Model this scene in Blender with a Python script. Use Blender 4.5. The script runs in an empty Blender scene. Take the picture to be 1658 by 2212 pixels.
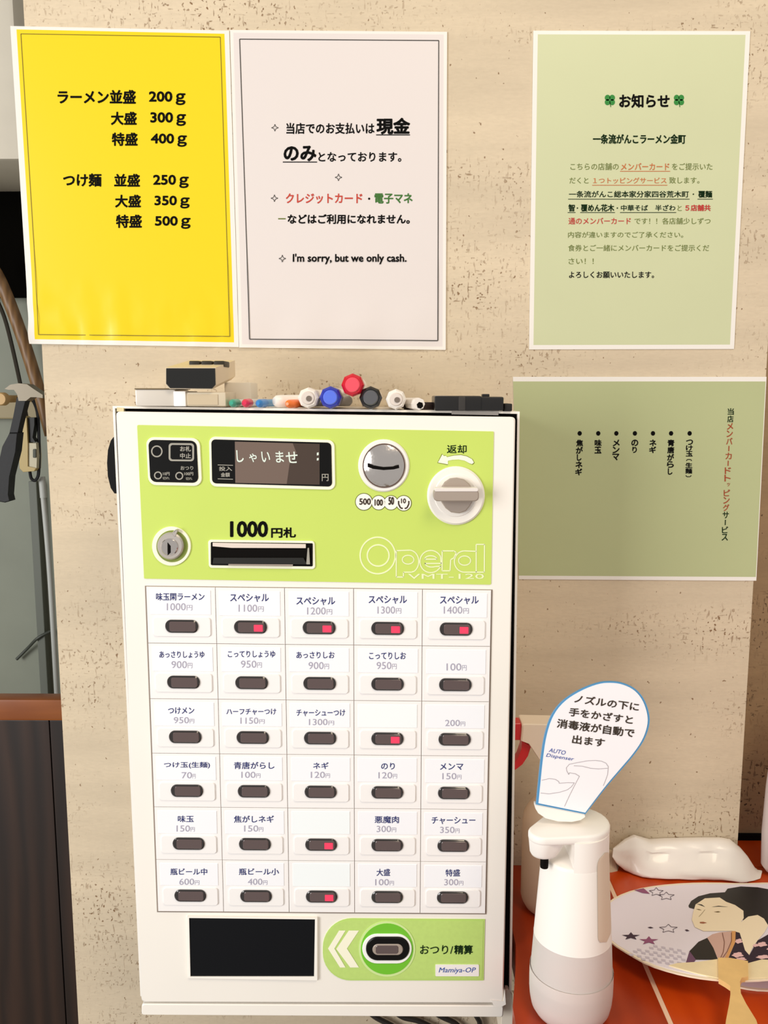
import bpy, bmesh, math, random
from mathutils import Vector, Matrix, noise

# ------------------------------------------------------------------ camera
W, H = 1658, 2212
FPX = 1850.0
PITCH, YAW = math.radians(7.92), math.radians(0.70)
DCAM = 0.80
COUNTER = 0.85
S = bpy.context.scene
C = S.collection

def rotm():
    return Matrix.Rotation(YAW, 3, 'Z') @ Matrix.Rotation(math.pi/2 - PITCH, 3, 'X')
RM = rotm()
def ray(px, py):
    return RM @ Vector(((px - W/2)/FPX, -(py - H/2)/FPX, -1.0))
_d = ray(1320, 1870)
CZ = COUNTER - _d.z*DCAM/_d.y            # the pillar meets the counter there
CAM = Vector((0, -DCAM, CZ))
cd = bpy.data.cameras.new('camera'); cam = bpy.data.objects.new('camera', cd); C.objects.link(cam)
cd.sensor_fit = 'HORIZONTAL'; cd.sensor_width = 36; cd.lens = FPX/W*36
cd.clip_start = 0.02; cd.clip_end = 50
cam.location = CAM; cam.rotation_euler = (math.pi/2 - PITCH, 0, YAW)
S.camera = cam

# ------------------------------------------------------------------ world, lights, exposure
w = bpy.data.worlds.new('world'); S.world = w; w.use_nodes = True
w.node_tree.nodes['Background'].inputs[0].default_value = (1.0, 0.985, 0.965, 1)
w.node_tree.nodes['Background'].inputs[1].default_value = 0.56
def area(name, loc, target, sx, sy, power, col):
    l = bpy.data.lights.new(name, 'AREA'); l.shape = 'RECTANGLE'; l.size = sx; l.size_y = sy
    l.energy = power; l.color = col
    o = bpy.data.objects.new(name, l); C.objects.link(o); o.location = loc
    o.rotation_euler = (Vector(target) - Vector(loc)).to_track_quat('-Z', 'Y').to_euler()
    return o
area('window_daylight', (-1.95, -1.75, 1.45), (0.0, 0, 1.05), 0.9, 1.5, 49, (1.0, 0.99, 0.985))
area('ceiling_lamp', (0.5, -1.1, 2.45), (0.15, -0.1, 1.2), 0.5, 0.5, 11, (1.0, 0.84, 0.62))
S.view_settings.view_transform = 'Standard'; S.view_settings.look = 'None'
S.view_settings.exposure = -0.10; S.view_settings.gamma = 1.0
S.view_settings.use_curve_mapping = False

# ------------------------------------------------------------------ helpers
def P(px, py, Y=0.0):
    d = ray(px, py); t = (Y - CAM.y)/d.y
    return CAM + d*t
def PZ(px, py, Z):
    d = ray(px, py); t = (Z - CAM.z)/d.z
    return CAM + d*t
def PP(px, py, p0, n):
    d = ray(px, py); t = (p0 - CAM).dot(n)/d.dot(n)
    return CAM + d*t
def mpp(Y): return (Y - CAM.y)/FPX

def lin(c):
    o = []
    for v in c:
        v /= 255.0
        o.append(v/12.92 if v <= 0.04045 else ((v + 0.055)/1.055)**2.4)
    return (*o, 1)
MATS = {}
def mat(name, rgb, rough=0.5, metal=0.0, coat=0.0, trans=0.0, emit=0.0, bump=0.0, bscale=200, var=0.0, vscale=20, ior=1.45, alpha=1.0, sss=0.0):
    if name in MATS: return MATS[name]
    m = bpy.data.materials.new(name); m.use_nodes = True
    nt = m.node_tree; b = nt.nodes['Principled BSDF']
    b.inputs['Base Color'].default_value = lin(rgb)
    b.inputs['Roughness'].default_value = rough
    b.inputs['Metallic'].default_value = metal
    b.inputs['Coat Weight'].default_value = coat
    b.inputs['Coat Roughness'].default_value = 0.08
    b.inputs['Transmission Weight'].default_value = trans
    b.inputs['IOR'].default_value = ior
    b.inputs['Alpha'].default_value = alpha
    if sss:
        b.inputs['Subsurface Weight'].default_value = sss
        b.inputs['Subsurface Scale'].default_value = 0.01
    if emit:
        b.inputs['Emission Color'].default_value = lin(rgb)
        b.inputs['Emission Strength'].default_value = emit
    tc = nt.nodes.new('ShaderNodeTexCoord')
    if var:
        n = nt.nodes.new('ShaderNodeTexNoise'); n.inputs['Scale'].default_value = vscale; n.inputs['Detail'].default_value = 4
        nt.links.new(tc.outputs['Object'], n.inputs['Vector'])
        mp = nt.nodes.new('ShaderNodeMapRange'); mp.inputs['From Min'].default_value = 0.3; mp.inputs['From Max'].default_value = 0.7
        mp.inputs['To Min'].default_value = 1 - var; mp.inputs['To Max'].default_value = 1 + var*0.3
        nt.links.new(n.outputs['Fac'], mp.inputs['Value'])
        mx = nt.nodes.new('ShaderNodeVectorMath'); mx.operation = 'SCALE'
        mx.inputs[0].default_value = lin(rgb)[:3]
        nt.links.new(mp.outputs['Result'], mx.inputs['Scale'])
        nt.links.new(mx.outputs['Vector'], b.inputs['Base Color'])
    if bump:
        n = nt.nodes.new('ShaderNodeTexNoise'); n.inputs['Scale'].default_value = bscale; n.inputs['Detail'].default_value = 3
        nt.links.new(tc.outputs['Object'], n.inputs['Vector'])
        bp = nt.nodes.new('ShaderNodeBump'); bp.inputs['Strength'].default_value = bump; bp.inputs['Distance'].default_value = 0.001
        nt.links.new(n.outputs['Fac'], bp.inputs['Height']); nt.links.new(bp.outputs['Normal'], b.inputs['Normal'])
    MATS[name] = m
    return m

class MB:
    """collects geometry in world coordinates, several materials allowed"""
    def __init__(s): s.v = []; s.f = []; s.m = []; s.mats = []
    def mi(s, m):
        if m not in s.mats: s.mats.append(m)
        return s.mats.index(m)
    def add(s, vs, fs, m):
        o = len(s.v); k = s.mi(m)
        s.v += [Vector(v) for v in vs]
        for f in fs: s.f.append([i + o for i in f]); s.m.append(k)
        return s
    def build(s, name, parent=None, smooth=False, label=None, kind=None):
        me = bpy.data.meshes.new(name)
        off = Vector((0, 0, 0)); p = parent
        while p is not None: off += p.location; p = p.parent
        me.from_pydata([tuple(v - off) for v in s.v], [], s.f)
        for m in s.mats: me.materials.append(m)
        me.polygons.foreach_set('material_index', s.m)
        if smooth is not False:
            me.polygons.foreach_set('use_smooth', [True]*len(s.f))
            try: me.set_sharp_from_angle(angle=math.radians(smooth if smooth is not True else 40))
            except Exception: pass
        me.update()
        o = bpy.data.objects.new(name, me); C.objects.link(o)
        if parent is not None: o.parent = parent
        if label: o['label'] = label
        if kind: o['kind'] = kind
        return o

def thing(name, label, cat, loc, group=None):
    o = bpy.data.objects.new(name, None); C.objects.link(o); o.location = loc
    o.empty_display_size = 0.02
    return tag(o, label, cat, group)
def tag(o, label, cat, group=None):
    o['label'] = label; o['category'] = cat
    if group: o['group'] = group
    return o

# --- outlines in photo pixels, turned into points of a real plane at depth Y
def rrect(x0, y0, x1, y1, r, sk=0.0, n=5, kx=0.0):
    r = min(r, (x1 - x0)/2 - .01, (y1 - y0)/2 - .01); o = []
    for cx, cy, a0 in ((x1 - r, y0 + r, -90), (x1 - r, y1 - r, 0), (x0 + r, y1 - r, 90), (x0 + r, y0 + r, 180)):
        for k in range(n + 1):
            a = math.radians(a0 + 90*k/n); x = cx + r*math.cos(a); y = cy + r*math.sin(a)
            o.append((x + kx*(y - y0), y + sk*(x - x0)))
    return o
def circ(cx, cy, rx, ry=None, n=40):
    ry = ry or rx
    return [(cx + rx*math.cos(2*math.pi*k/n), cy + ry*math.sin(2*math.pi*k/n)) for k in range(n)]
def inset(poly, d):
    cx = sum(p[0] for p in poly)/len(poly); cy = sum(p[1] for p in poly)/len(poly)
    hx = max(abs(p[0] - cx) for p in poly); hy = max(abs(p[1] - cy) for p in poly)
    return [(cx + (x - cx)*(1 - d/hx), cy + (y - cy)*(1 - d/hy)) for x, y in poly]
def fwd(poly, Y): return [P(x, y, Y) for x, y in poly]
def prism(mb, poly, Yf, Yb, m, bev=0.0, back=False):
    """poly in pixels seen at depth Yf; straight extrusion back to Yb, optional front bevel (px)"""
    n = len(poly)
    A = fwd(poly, Yf); B = [Vector((a.x, Yb, a.z)) for a in A]
    vs = list(B); fs = []
    if bev:
        dd = bev*mpp(Yf)
        M = [Vector((a.x, Yf + dd, a.z)) for a in A]; F = fwd(inset(poly, bev), Yf)
        vs += M + F
        for i in range(n):
            j = (i + 1) % n
            fs += [[i, j, n + j, n + i], [n + i, n + j, 2*n + j, 2*n + i]]
        fs.append([2*n + i for i in range(n)])
    else:
        vs += A
        for i in range(n):
            j = (i + 1) % n; fs.append([i, j, n + j, n + i])
        fs.append([n + i for i in range(n)])
    # orientation: front face must look towards -Y
    area2 = sum(poly[i][0]*poly[(i+1) % n][1] - poly[(i+1) % n][0]*poly[i][1] for i in range(n))
    if back: fs.append(list(range(n))[::-1])
    if area2 > 0: fs = [f[::-1] for f in fs]
    mb.add(vs, fs, m); return mb
def ring(mb, outer, inner, Yf, Yb, m):
    n = len(outer)
    A = fwd(outer, Yf); I = fwd(inner, Yf)
    Ab = [Vector((a.x, Yb, a.z)) for a in A]; Ib = [Vector((a.x, Yb, a.z)) for a in I]
    vs = A + I + Ab + Ib; fs = []
    for i in range(n):
        j = (i + 1) % n
        fs += [[i, n + i, n + j, j], [i, j, 2*n + j, 2*n + i], [n + i, 3*n + i, 3*n + j, n + j]]
    mb.add(vs, fs, m); return mb
def flat(mb, poly, f, m):
    n = len(poly)
    a2 = sum(poly[i][0]*poly[(i+1) % n][1] - poly[(i+1) % n][0]*poly[i][1] for i in range(n))
    if a2 > 0: poly = poly[::-1]
    mb.add([f(x, y) for x, y in poly], [list(range(n))], m); return mb
def seg(x0, y0, x1, y1, wd):
    dx, dy = x1 - x0, y1 - y0; l = math.hypot(dx, dy) or 1; nx, ny = -dy/l*wd/2, dx/l*wd/2
    return [(x0 + nx, y0 + ny), (x1 + nx, y1 + ny), (x1 - nx, y1 - ny), (x0 - nx, y0 - ny)]
def polyline(mb, pts, wd, f, m):
    for a, b in zip(pts, pts[1:]): flat(mb, seg(*a, *b, wd), f, m)

_tc = {}
def glyphs(body, off=0.0, shear=0.0, outline=0.0):
    k = (body, off, shear, outline)
    if k in _tc: return _tc[k]
    c = bpy.data.curves.new('txt', 'FONT'); c.body = body; c.resolution_u = 3 if len(body) < 6 else 2
    c.offset = off; c.shear = shear
    if outline: c.fill_mode = 'NONE'; c.bevel_depth = outline; c.bevel_resolution = 0
    o = bpy.data.objects.new('txt', c); C.objects.link(o)
    dg = bpy.context.evaluated_depsgraph_get(); dg.update()
    me = bpy.data.meshes.new_from_object(o.evaluated_get(dg))
    vs = [tuple(v.co) for v in me.vertices]; fs = [list(p.vertices) for p in me.polygons]
    bpy.data.objects.remove(o); bpy.data.curves.remove(c); bpy.data.meshes.remove(me)
    x0 = min(v[0] for v in vs); x1 = max(v[0] for v in vs); y0 = min(v[1] for v in vs); y1 = max(v[1] for v in vs)
    r = ([((v[0] - x0)/(x1 - x0), (v[1] - y0)/(y1 - y0), v[2]) for v in vs], fs, (x1 - x0)/(y1 - y0))
    _tc[k] = r; return r
def stamps(b, h):
    # stroke weight: copies of the print shifted by a fraction of its height
    if b <= .004: return [(0, 0, 0)]
    r = b*h
    if b < .013: return [(-r*.7, 0, 0), (r*.7, 0, 1)]
    k = 4 if b < .024 else 8
    return [(0, 0, 0)] + [(r*math.cos(2*math.pi*(i+.5)/k), r*math.sin(2*math.pi*(i+.5)/k), i + 1) for i in range(k)]
class Lines:
    """print on a notice: every line of writing becomes a part of its own"""
    def __init__(s, parent): s.p = parent; s.hold = None
    def add(s, vs, fs, m):
        (s.hold or MB().add(vs, fs, m).build('printed_mark', s.p)) if s.hold is None else s.hold.add(vs, fs, m)
        return s
    def build(s, *a, **k): return None
def text(mb, body, x0, y0, x1, y1, f, m, bold=0.02, sk=0.0, shear=0.0, outline=0.0):
    """text filling the pixel box, laid on the surface f(px, py)"""
    own = isinstance(mb, Lines) and mb.hold is None
    t_ = MB() if own else mb
    vs, fs, _ = glyphs(body, 0.0, shear, outline)
    for dx, dy, k in stamps(bold, y1 - y0):
        t_.add([f(x0 + dx + v[0]*(x1 - x0), y1 + dy - v[1]*(y1 - y0) + sk*v[0]*(x1 - x0)) + Vector((0, -.00001*k, 0)) for v in vs], fs, m)
    if own: t_.build('text_line', mb.p)
def text_line(mb, body, xa, ya, xb, yb, h, f, m, bold=0.02, shear=0.0):
    """text along a slanted centre line from (xa,ya) to (xb,yb)"""
    vs, fs, _ = glyphs(body, 0.0, shear)
    l = math.hypot(xb - xa, yb - ya); ux, uy = (xb - xa)/l, (yb - ya)/l
    for dx, dy, k in stamps(bold, h):
        mb.add([f(xa + dx + ux*v[0]*l - uy*(v[1] - .5)*h*-1, ya + dy + uy*v[0]*l - ux*(v[1] - .5)*h) + Vector((0, -.00001*k, 0)) for v in vs], fs, m)

def lathe(mb, prof, o, ax, m, n=32, cap=True, squash=1.0):
    """profile [(t, r)] along axis ax from o"""
    ax = Vector(ax).normalized(); o = Vector(o)
    u = ax.orthogonal().normalized()
    if abs(ax.z) > .9: u = Vector((1, 0, 0))
    v = ax.cross(u)
    vs = []; fs = []
    for t, r in prof:
        for k in range(n):
            a = 2*math.pi*k/n; vs.append(o + ax*t + u*r*math.cos(a) + v*r*squash*math.sin(a))
    for i in range(len(prof) - 1):
        for k in range(n):
            j = (k + 1) % n
            fs.append([i*n + k, i*n + j, (i+1)*n + j, (i+1)*n + k])
    if cap:
        fs.append([k for k in range(n)][::-1]); fs.append([(len(prof)-1)*n + k for k in range(n)])
    mb.add(vs, fs, m); return mb
def tube(mb, pts, r, m, n=8):
    pts = [Vector(p) for p in pts]
    # smooth path
    path = []
    for i in range(len(pts) - 1):
        p0 = pts[max(i-1, 0)]; p1 = pts[i]; p2 = pts[i+1]; p3 = pts[min(i+2, len(pts)-1)]
        for k in range(6):
            t = k/6
            path.append(0.5*((2*p1) + (p2-p0)*t + (2*p0-5*p1+4*p2-p3)*t*t + (3*p1-p0-3*p2+p3)*t**3))
    path.append(pts[-1])
    vs = []; fs = []; prev = None
    R_ = r if isinstance(r, (list, tuple)) else [r]*2
    for i, p in enumerate(path):
        d = (path[min(i+1, len(path)-1)] - path[max(i-1, 0)]).normalized()
        u = d.orthogonal().normalized() if prev is None else (prev - d*prev.dot(d)).normalized()
        prev = u; v = d.cross(u); s = i/(len(path)-1)*(len(R_)-1); k0 = min(int(s), len(R_)-2)
        rr = R_[k0] + (R_[k0+1] - R_[k0])*(s - k0)
        for k in range(n):
            a = 2*math.pi*k/n; vs.append(p + u*rr*math.cos(a) + v*rr*math.sin(a))
    for i in range(len(path) - 1):
        for k in range(n):
            j = (k+1) % n; fs.append([i*n+k, i*n+j, (i+1)*n+j, (i+1)*n+k])
    fs.append(list(range(n))[::-1]); fs.append([(len(path)-1)*n + k for k in range(n)])
    mb.add(vs, fs, m); return mb
def boxw(mb, x0, x1, y0, y1, z0, z1, m, b=0.0):
    if b:
        bm = bmesh.new(); bmesh.ops.create_cube(bm, size=1)
        for v in bm.verts: v.co = Vector(((x0+x1)/2 + v.co.x*(x1-x0), (y0+y1)/2 + v.co.y*(y1-y0), (z0+z1)/2 + v.co.z*(z1-z0)))
        bmesh.ops.bevel(bm, geom=bm.edges[:], offset=b, segments=2, profile=.6, affect='EDGES')
        bm.verts.index_update()
        mb.add([v.co.copy() for v in bm.verts], [[v.index for v in f.verts] for f in bm.faces], m); bm.free(); return mb
    vs = [(x, y, z) for x in (x0, x1) for y in (y0, y1) for z in (z0, z1)]
    mb.add(vs, [[0,1,3,2],[4,6,7,5],[0,4,5,1],[2,3,7,6],[0,2,6,4],[1,5,7,3]], m); return mb

# ------------------------------------------------------------------ procedural surface materials
def wallpaper(name, base, pit, dens=0.0):
    m = bpy.data.materials.new(name); m.use_nodes = True; nt = m.node_tree; N = nt.nodes; L = nt.links
    b = N['Principled BSDF']; b.inputs['Roughness'].default_value = 0.75
    tc = N.new('ShaderNodeTexCoord')
    def noise_(sc, stretch, det=3, rough=.5):
        mp = N.new('ShaderNodeMapping'); mp.inputs['Scale'].default_value = stretch
        L.new(tc.outputs['Object'], mp.inputs['Vector'])
        n = N.new('ShaderNodeTexNoise'); n.inputs['Scale'].default_value = sc; n.inputs['Detail'].default_value = det
        n.inputs['Roughness'].default_value = rough
        L.new(mp.outputs['Vector'], n.inputs['Vector']); return n.outputs['Fac']
    def rng(v, a, c, d=0.0, e=1.0, smooth=False):
        r = N.new('ShaderNodeMapRange'); r.inputs['From Min'].default_value = a; r.inputs['From Max'].default_value = c
        r.inputs['To Min'].default_value = d; r.inputs['To Max'].default_value = e
        if smooth: r.interpolation_type = 'SMOOTHSTEP'
        L.new(v, r.inputs['Value']); return r.outputs['Result']
    def mth(op, a, c):
        x = N.new('ShaderNodeMath'); x.operation = op
        for i, q in enumerate((a, c)):
            if isinstance(q, (int, float)): x.inputs[i].default_value = q
            else: L.new(q, x.inputs[i])
        return x.outputs[0]
    band = rng(noise_(14, (.22, .22, 1), 2), -dens + .43, .60 - dens, .04, 1, True)     # horizontal bands carry the pits
    patch = rng(noise_(16, (1, 1, 1), 3), .40, .60, .25, 1)
    mask = mth('MULTIPLY', band, patch)
    pits = rng(noise_(340, (.85, .85, .75), 1.5), .625, .675)
    streak = rng(noise_(270, (1.3, 1.3, .34), 2), .615, .68)
    hstreak = rng(noise_(210, (.4, .4, 1.6), 2), .64, .70)
    marks = mth('MAXIMUM', pits, mth('MULTIPLY', mth('MAXIMUM', streak, hstreak), .75))
    dark = mth('MULTIPLY', mask, marks)
    sparse = mth('MULTIPLY', rng(noise_(260, (.9, .9, .7), 2), .70, .73), .85)
    dark = mth('MAXIMUM', dark, sparse)
    tone = rng(noise_(9, (.3, .3, 2.2), 5, .6), .3, .7)
    cr = N.new('ShaderNodeMixRGB'); cr.inputs[1].default_value = lin(base); cr.inputs[2].default_value = lin([c*.90 for c in base])
    L.new(tone, cr.inputs[0])
    fine = rng(noise_(260, (.6, .6, 2.0), 3), .35, .65, .0, .16)
    c2 = N.new('ShaderNodeMixRGB'); L.new(fine, c2.inputs[0]); L.new(cr.outputs[0], c2.inputs[1]); c2.inputs[2].default_value = lin([c*.8 for c in base])
    c3 = N.new('ShaderNodeMixRGB'); L.new(mth('MULTIPLY', dark, .95), c3.inputs[0]); L.new(c2.outputs[0], c3.inputs[1]); c3.inputs[2].default_value = lin(pit)
    L.new(c3.outputs[0], b.inputs['Base Color'])
    hgt = mth('SUBTRACT', mth('MULTIPLY', noise_(120, (.5, .5, 1.5), 4), .5), dark)
    bp = N.new('ShaderNodeBump'); bp.inputs['Strength'].default_value = .5; bp.inputs['Distance'].default_value = .0012
    L.new(hgt, bp.inputs['Height']); L.new(bp.outputs['Normal'], b.inputs['Normal'])
    return m
def wood(name, c1, c2, rough=.4, scale=(30, 30, 1.6), coat=0.0, distort=3.0, ws=1.6):
    m = bpy.data.materials.new(name); m.use_nodes = True; nt = m.node_tree; N = nt.nodes; L = nt.links
    b = N['Principled BSDF']; b.inputs['Roughness'].default_value = rough; b.inputs['Coat Weight'].default_value = coat
    b.inputs['Coat Roughness'].default_value = .12
    tc = N.new('ShaderNodeTexCoord'); mp = N.new('ShaderNodeMapping'); mp.inputs['Scale'].default_value = scale
    L.new(tc.outputs['Object'], mp.inputs['Vector'])
    wv = N.new('ShaderNodeTexWave'); wv.inputs['Scale'].default_value = ws; wv.inputs['Distortion'].default_value = distort
    wv.inputs['Detail'].default_value = 3; wv.inputs['Detail Scale'].default_value = 1.2; wv.wave_type = 'BANDS'
    L.new(mp.outputs['Vector'], wv.inputs['Vector'])
    n = N.new('ShaderNodeTexNoise'); n.inputs['Scale'].default_value = 4; n.inputs['Detail'].default_value = 8
    L.new(mp.outputs['Vector'], n.inputs['Vector'])
    mx = N.new('ShaderNodeMath'); mx.operation = 'MULTIPLY'; L.new(wv.outputs['Fac'], mx.inputs[0]); L.new(n.outputs['Fac'], mx.inputs[1])
    cr = N.new('ShaderNodeMixRGB'); cr.inputs[1].default_value = lin(c1); cr.inputs[2].default_value = lin(c2); L.new(mx.outputs[0], cr.inputs[0])
    L.new(cr.outputs[0], b.inputs['Base Color'])
    bp = N.new('ShaderNodeBump'); bp.inputs['Strength'].default_value = .25; bp.inputs['Distance'].default_value = .001
    L.new(mx.outputs[0], bp.inputs['Height']); L.new(bp.outputs['Normal'], b.inputs['Normal'])
    return m

M_wall = wallpaper('wallpaper_pillar', (222, 204, 175), (124, 88, 50))
M_wall2 = wallpaper('wallpaper_side', (176, 148, 112), (70, 48, 26))
M_kitchen = mat('kitchen_wall_grey', (138, 142, 127), .6, var=.12, vscale=9)
M_dark = mat('dark_gap', (12, 9, 7), .8, ior=1.2)
M_floor = mat('floor_vinyl', (120, 100, 80), .5, var=.15)
M_board = wood('dark_stained_board', (30, 18, 12), (62, 40, 28), .42, (11, 11, 1.3), .08, 9, 1.1)
M_glow = wood('edge_glow_wood', (132, 70, 26), (166, 94, 38), .35, (2, 20, 20), .2)
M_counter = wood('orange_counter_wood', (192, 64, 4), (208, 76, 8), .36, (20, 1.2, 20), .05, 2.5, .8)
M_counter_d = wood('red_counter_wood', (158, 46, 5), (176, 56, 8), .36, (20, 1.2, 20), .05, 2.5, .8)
M_joint = mat('joint_cream', (240, 205, 175), .4)
M_lam = mat('laminate_white', (238, 233, 225), .25, coat=.35)
M_yel = mat('paper_yellow', (238, 210, 0), .3, coat=.4)
M_wht = mat('paper_white', (226, 217, 213), .35, coat=.3)
M_grn = mat('paper_green', (203, 207, 166), .4, coat=.25, var=.03, vscale=8)
M_grn2 = mat('paper_green_landscape', (182, 188, 140), .4, coat=.25, var=.03, vscale=8)
I_black = mat('ink_black', (9, 8, 7), .8, ior=1.2)
I_grey = mat('ink_grey_line', (70, 66, 62), .5)
I_olive = mat('ink_frame_olive', (120, 104, 20), .5)
I_red = mat('ink_red', (196, 62, 44), .5)
I_green = mat('ink_green', (52, 110, 34), .5)
I_dgreen = mat('ink_dark_green', (16, 40, 16), .8, ior=1.2)
I_orange = mat('ink_orange', (196, 104, 48), .5)
I_og = mat('ink_olive_text', (104, 116, 46), .5)
I_crim = mat('ink_crimson', (190, 44, 40), .5)
I_rb = mat('ink_red_brown', (160, 62, 24), .5)
I_clover = mat('ink_clover', (24, 128, 44), .5)
I_navy = mat('ink_navy', (40, 50, 112), .5)
I_price = mat('ink_price', (172, 168, 186), .5)
I_blue = mat('ink_blue', (60, 92, 170), .5)

# ------------------------------------------------------------------ setting
def structure(o): o['kind'] = 'structure'; return o
# pillar: left and right edge lines in the photograph
XL = P(130, 1480, 0).x; XR = P(1613, 1480, 0).x
PDEP = 0.055                                       # the wall right of it stands back
zt = P(800, -120, 0).z
structure(boxw(MB(), XL, XR, 0.0, PDEP, 0.0, zt + .4, M_wall).build('wall_front'))
wf = bpy.data.objects['wall_front']
# peeled wallpaper strip at the pillar foot
pv = [P(1302, 1832, -.003), P(1322, 1838, -.004), P(1336, 1876, -.004), P(1338, 1900, -.012), P(1340, 1926, -.020), P(1318, 1929, -.020), P(1304, 1924, -.016)]
mb = MB().add(pv + [p + Vector((0, .0015, 0)) for p in pv], [list(range(7))[::-1], list(range(7, 14))] + [[i, (i+1) % 7, 7 + (i+1) % 7, 7 + i] for i in range(7)], M_wall)
mb.build('peeled_wallpaper', wf, label='peeled strip of wallpaper at the pillar foot')
structure(boxw(MB(), XR - .30, 1.2, PDEP, PDEP + .03, 0.0, zt + .4, M_wall2).build('wall_right'))
structure(boxw(MB(), -1.2, XL + .10, 0.40, 0.43, 0.0, zt + .4, M_kitchen).build('wall_back'))
structure(boxw(MB(), -1.2, 1.2, -1.2, 0.43, -.03, 0, M_floor).build('floor'))
structure(boxw(MB(), -1.2, XL + .1, PDEP + .001, .43, zt + .40, zt + .43, M_kitchen).build('ceiling_blocker'))  # unseen kitchen ceiling, added to block world light
structure(boxw(MB(), -1.23, -1.2, -.2, .43, 0, zt + .4, M_kitchen).build('wall_left_blocker'))  # unseen side wall, added with the ceiling to darken the kitchen
# dark gap beside the pillar, its shade made as a thin black strip
structure(boxw(MB(), XL - .0062, XL + .002, .030, .05, 0.0, P(80, 330, .03).z, M_dark).build('pillar_gap_shade_1'))
# black strip for the shaded gap where side wall meets the counter
structure(boxw(MB(), XR + .0005, 1.0, PDEP - .004, PDEP, COUNTER, COUNTER + .006, M_dark).build('foot_gap_shade'))

# counter (boards running away from the viewer, pale joint between them)
YBRK = -.124
xl = PZ(1109, 2205, COUNTER).x
xj0 = PZ(1397, 2085, COUNTER); xj1 = PZ(1444, 2212, COUNTER)
xj = (xj0.x + xj1.x)/2; hw = .0019
ct = thing('counter', 'glossy orange-brown wooden counter right of the ticket machine', 'counter', (xl, -.2, COUNTER - .035))
CT = COUNTER
xe = P(1111, 2150, YBRK).x                        # clear of the machine's bracket
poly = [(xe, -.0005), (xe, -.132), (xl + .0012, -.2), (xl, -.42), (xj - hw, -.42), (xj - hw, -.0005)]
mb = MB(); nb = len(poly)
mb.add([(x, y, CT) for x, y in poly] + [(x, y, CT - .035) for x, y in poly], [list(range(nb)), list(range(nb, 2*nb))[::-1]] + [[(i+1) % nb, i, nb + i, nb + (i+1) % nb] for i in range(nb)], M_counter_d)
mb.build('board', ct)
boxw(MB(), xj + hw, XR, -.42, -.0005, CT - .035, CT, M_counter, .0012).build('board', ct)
boxw(MB(), XR + .0004, 1.0, -.42, -.0005, CT - .035, CT, M_counter, .0012).build('board', ct)
tag(boxw(MB(), XR + .0006, 1.0, 0.0, PDEP - .0045, CT - .035, CT, M_counter, .0004).build('recess_board'), 'narrow orange-brown board filling the recess right of the pillar', 'board')
boxw(MB(), xj - hw, xj + hw, -.42, -.0005, CT - .035, CT - .0002, M_joint).build('joint_strip', ct, label='pale filler strip between two boards')
boxw(MB(), xl, 1.0, -.41, -.39, 0.0, CT - .035, M_board).build('front_panel', ct)

# ------------------------------------------------------------------ kitchen side, left of the pillar
KY = 0.10
# wooden half-height board wall
pt = P(60, 1510, KY)
zpt = pt.z
wp = thing('wooden_partition', 'dark brown wooden half wall with an orange-brown painted glow along its top, left of the pillar', 'partition', (XL - .1, KY + .01, 0))
xr = XL + .03
x = xr; k = 0
while x > -0.62:
    x2 = x - .085
    boxw(MB(), x2 + .0006, x - .0006, KY, KY + .018, 0, P(60, 1556, KY).z, M_board, .0006).build('plank', wp); x = x2
boxw(MB(), -.62, xr, KY - .002, KY + .020, P(60, 1556, KY).z, zpt, M_glow, .003).build('glow_strip', wp, smooth=30, label='lighter orange-brown strip for the glow along the top edge')  # glow on the top edge made as a strip of lighter wood

M_cab = mat('cabinet_cream', (226, 218, 200), .35, var=.05)
o = boxw(MB(), -.75, P(45, 300, .22).x, .22, .3995, P(20, 345, .22).z, zt + .3, M_cab, .006).build('wall_cabinet', smooth=30)
tag(o, 'cream wall cabinet with rounded lower edge at the upper left corner', 'cabinet')
o = boxw(MB(), -.75, P(75, 500, .37).x, .375, .3995, P(20, 640, .375).z, P(20, 350, .375).z + .02, mat('shadow_black', (8, 7, 5), 1.0, ior=1.1), .003).build('shadow_board')  # shadow under the cabinet and dark shelf back made as one board
tag(o, 'black board for the shadow and dark shelf back below the cream cabinet', 'board')
# wooden broom pole leaning
YK = .33
mW = wood('pole_wood', (112, 80, 46), (158, 120, 76), .45, (30, 30, 3))
mb = MB(); tube(mb, [P(-30, 560, YK), P(2, 610, YK), P(45, 720, YK), P(80, 830, YK), P(110, 940, YK)], .0068*1.2, mW, 12)
tag(mb.build('wooden_pole', smooth=True), 'tan wooden pole leaning behind the yellow notice', 'pole')
mb = MB(); tube(mb, [P(-10, 640, YK+.03), P(14, 700, YK+.03), P(44, 830, YK+.03), P(62, 930, YK + .03)], .0028, mat('rod_dark', (48, 42, 30), .4), 8)
tag(mb.build('metal_rod', smooth=True), 'thin dark rod beside the wooden pole on the kitchen wall', 'rod')
# peg rail
mb = MB(); boxw(mb, -.62, P(98, 880, .385).x, .385, .3995, P(20, 905, .385).z, P(20, 862, .385).z, mat('rail_beige', (150, 136, 100), .5), .002)
rail = mb.build('peg_rail'); tag(rail, 'beige wooden peg rail fixed across the kitchen wall', 'rail')
pc = P(0, 862, .30)
lathe(MB(), [(0, .007), (.002, .0085), (.010, .0085), (.013, .005), (.086, .0045)], pc, (0.05, 1, 0), mat('peg_wood', (206, 168, 110), .5), 20).build('peg', rail, smooth=True)
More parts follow.
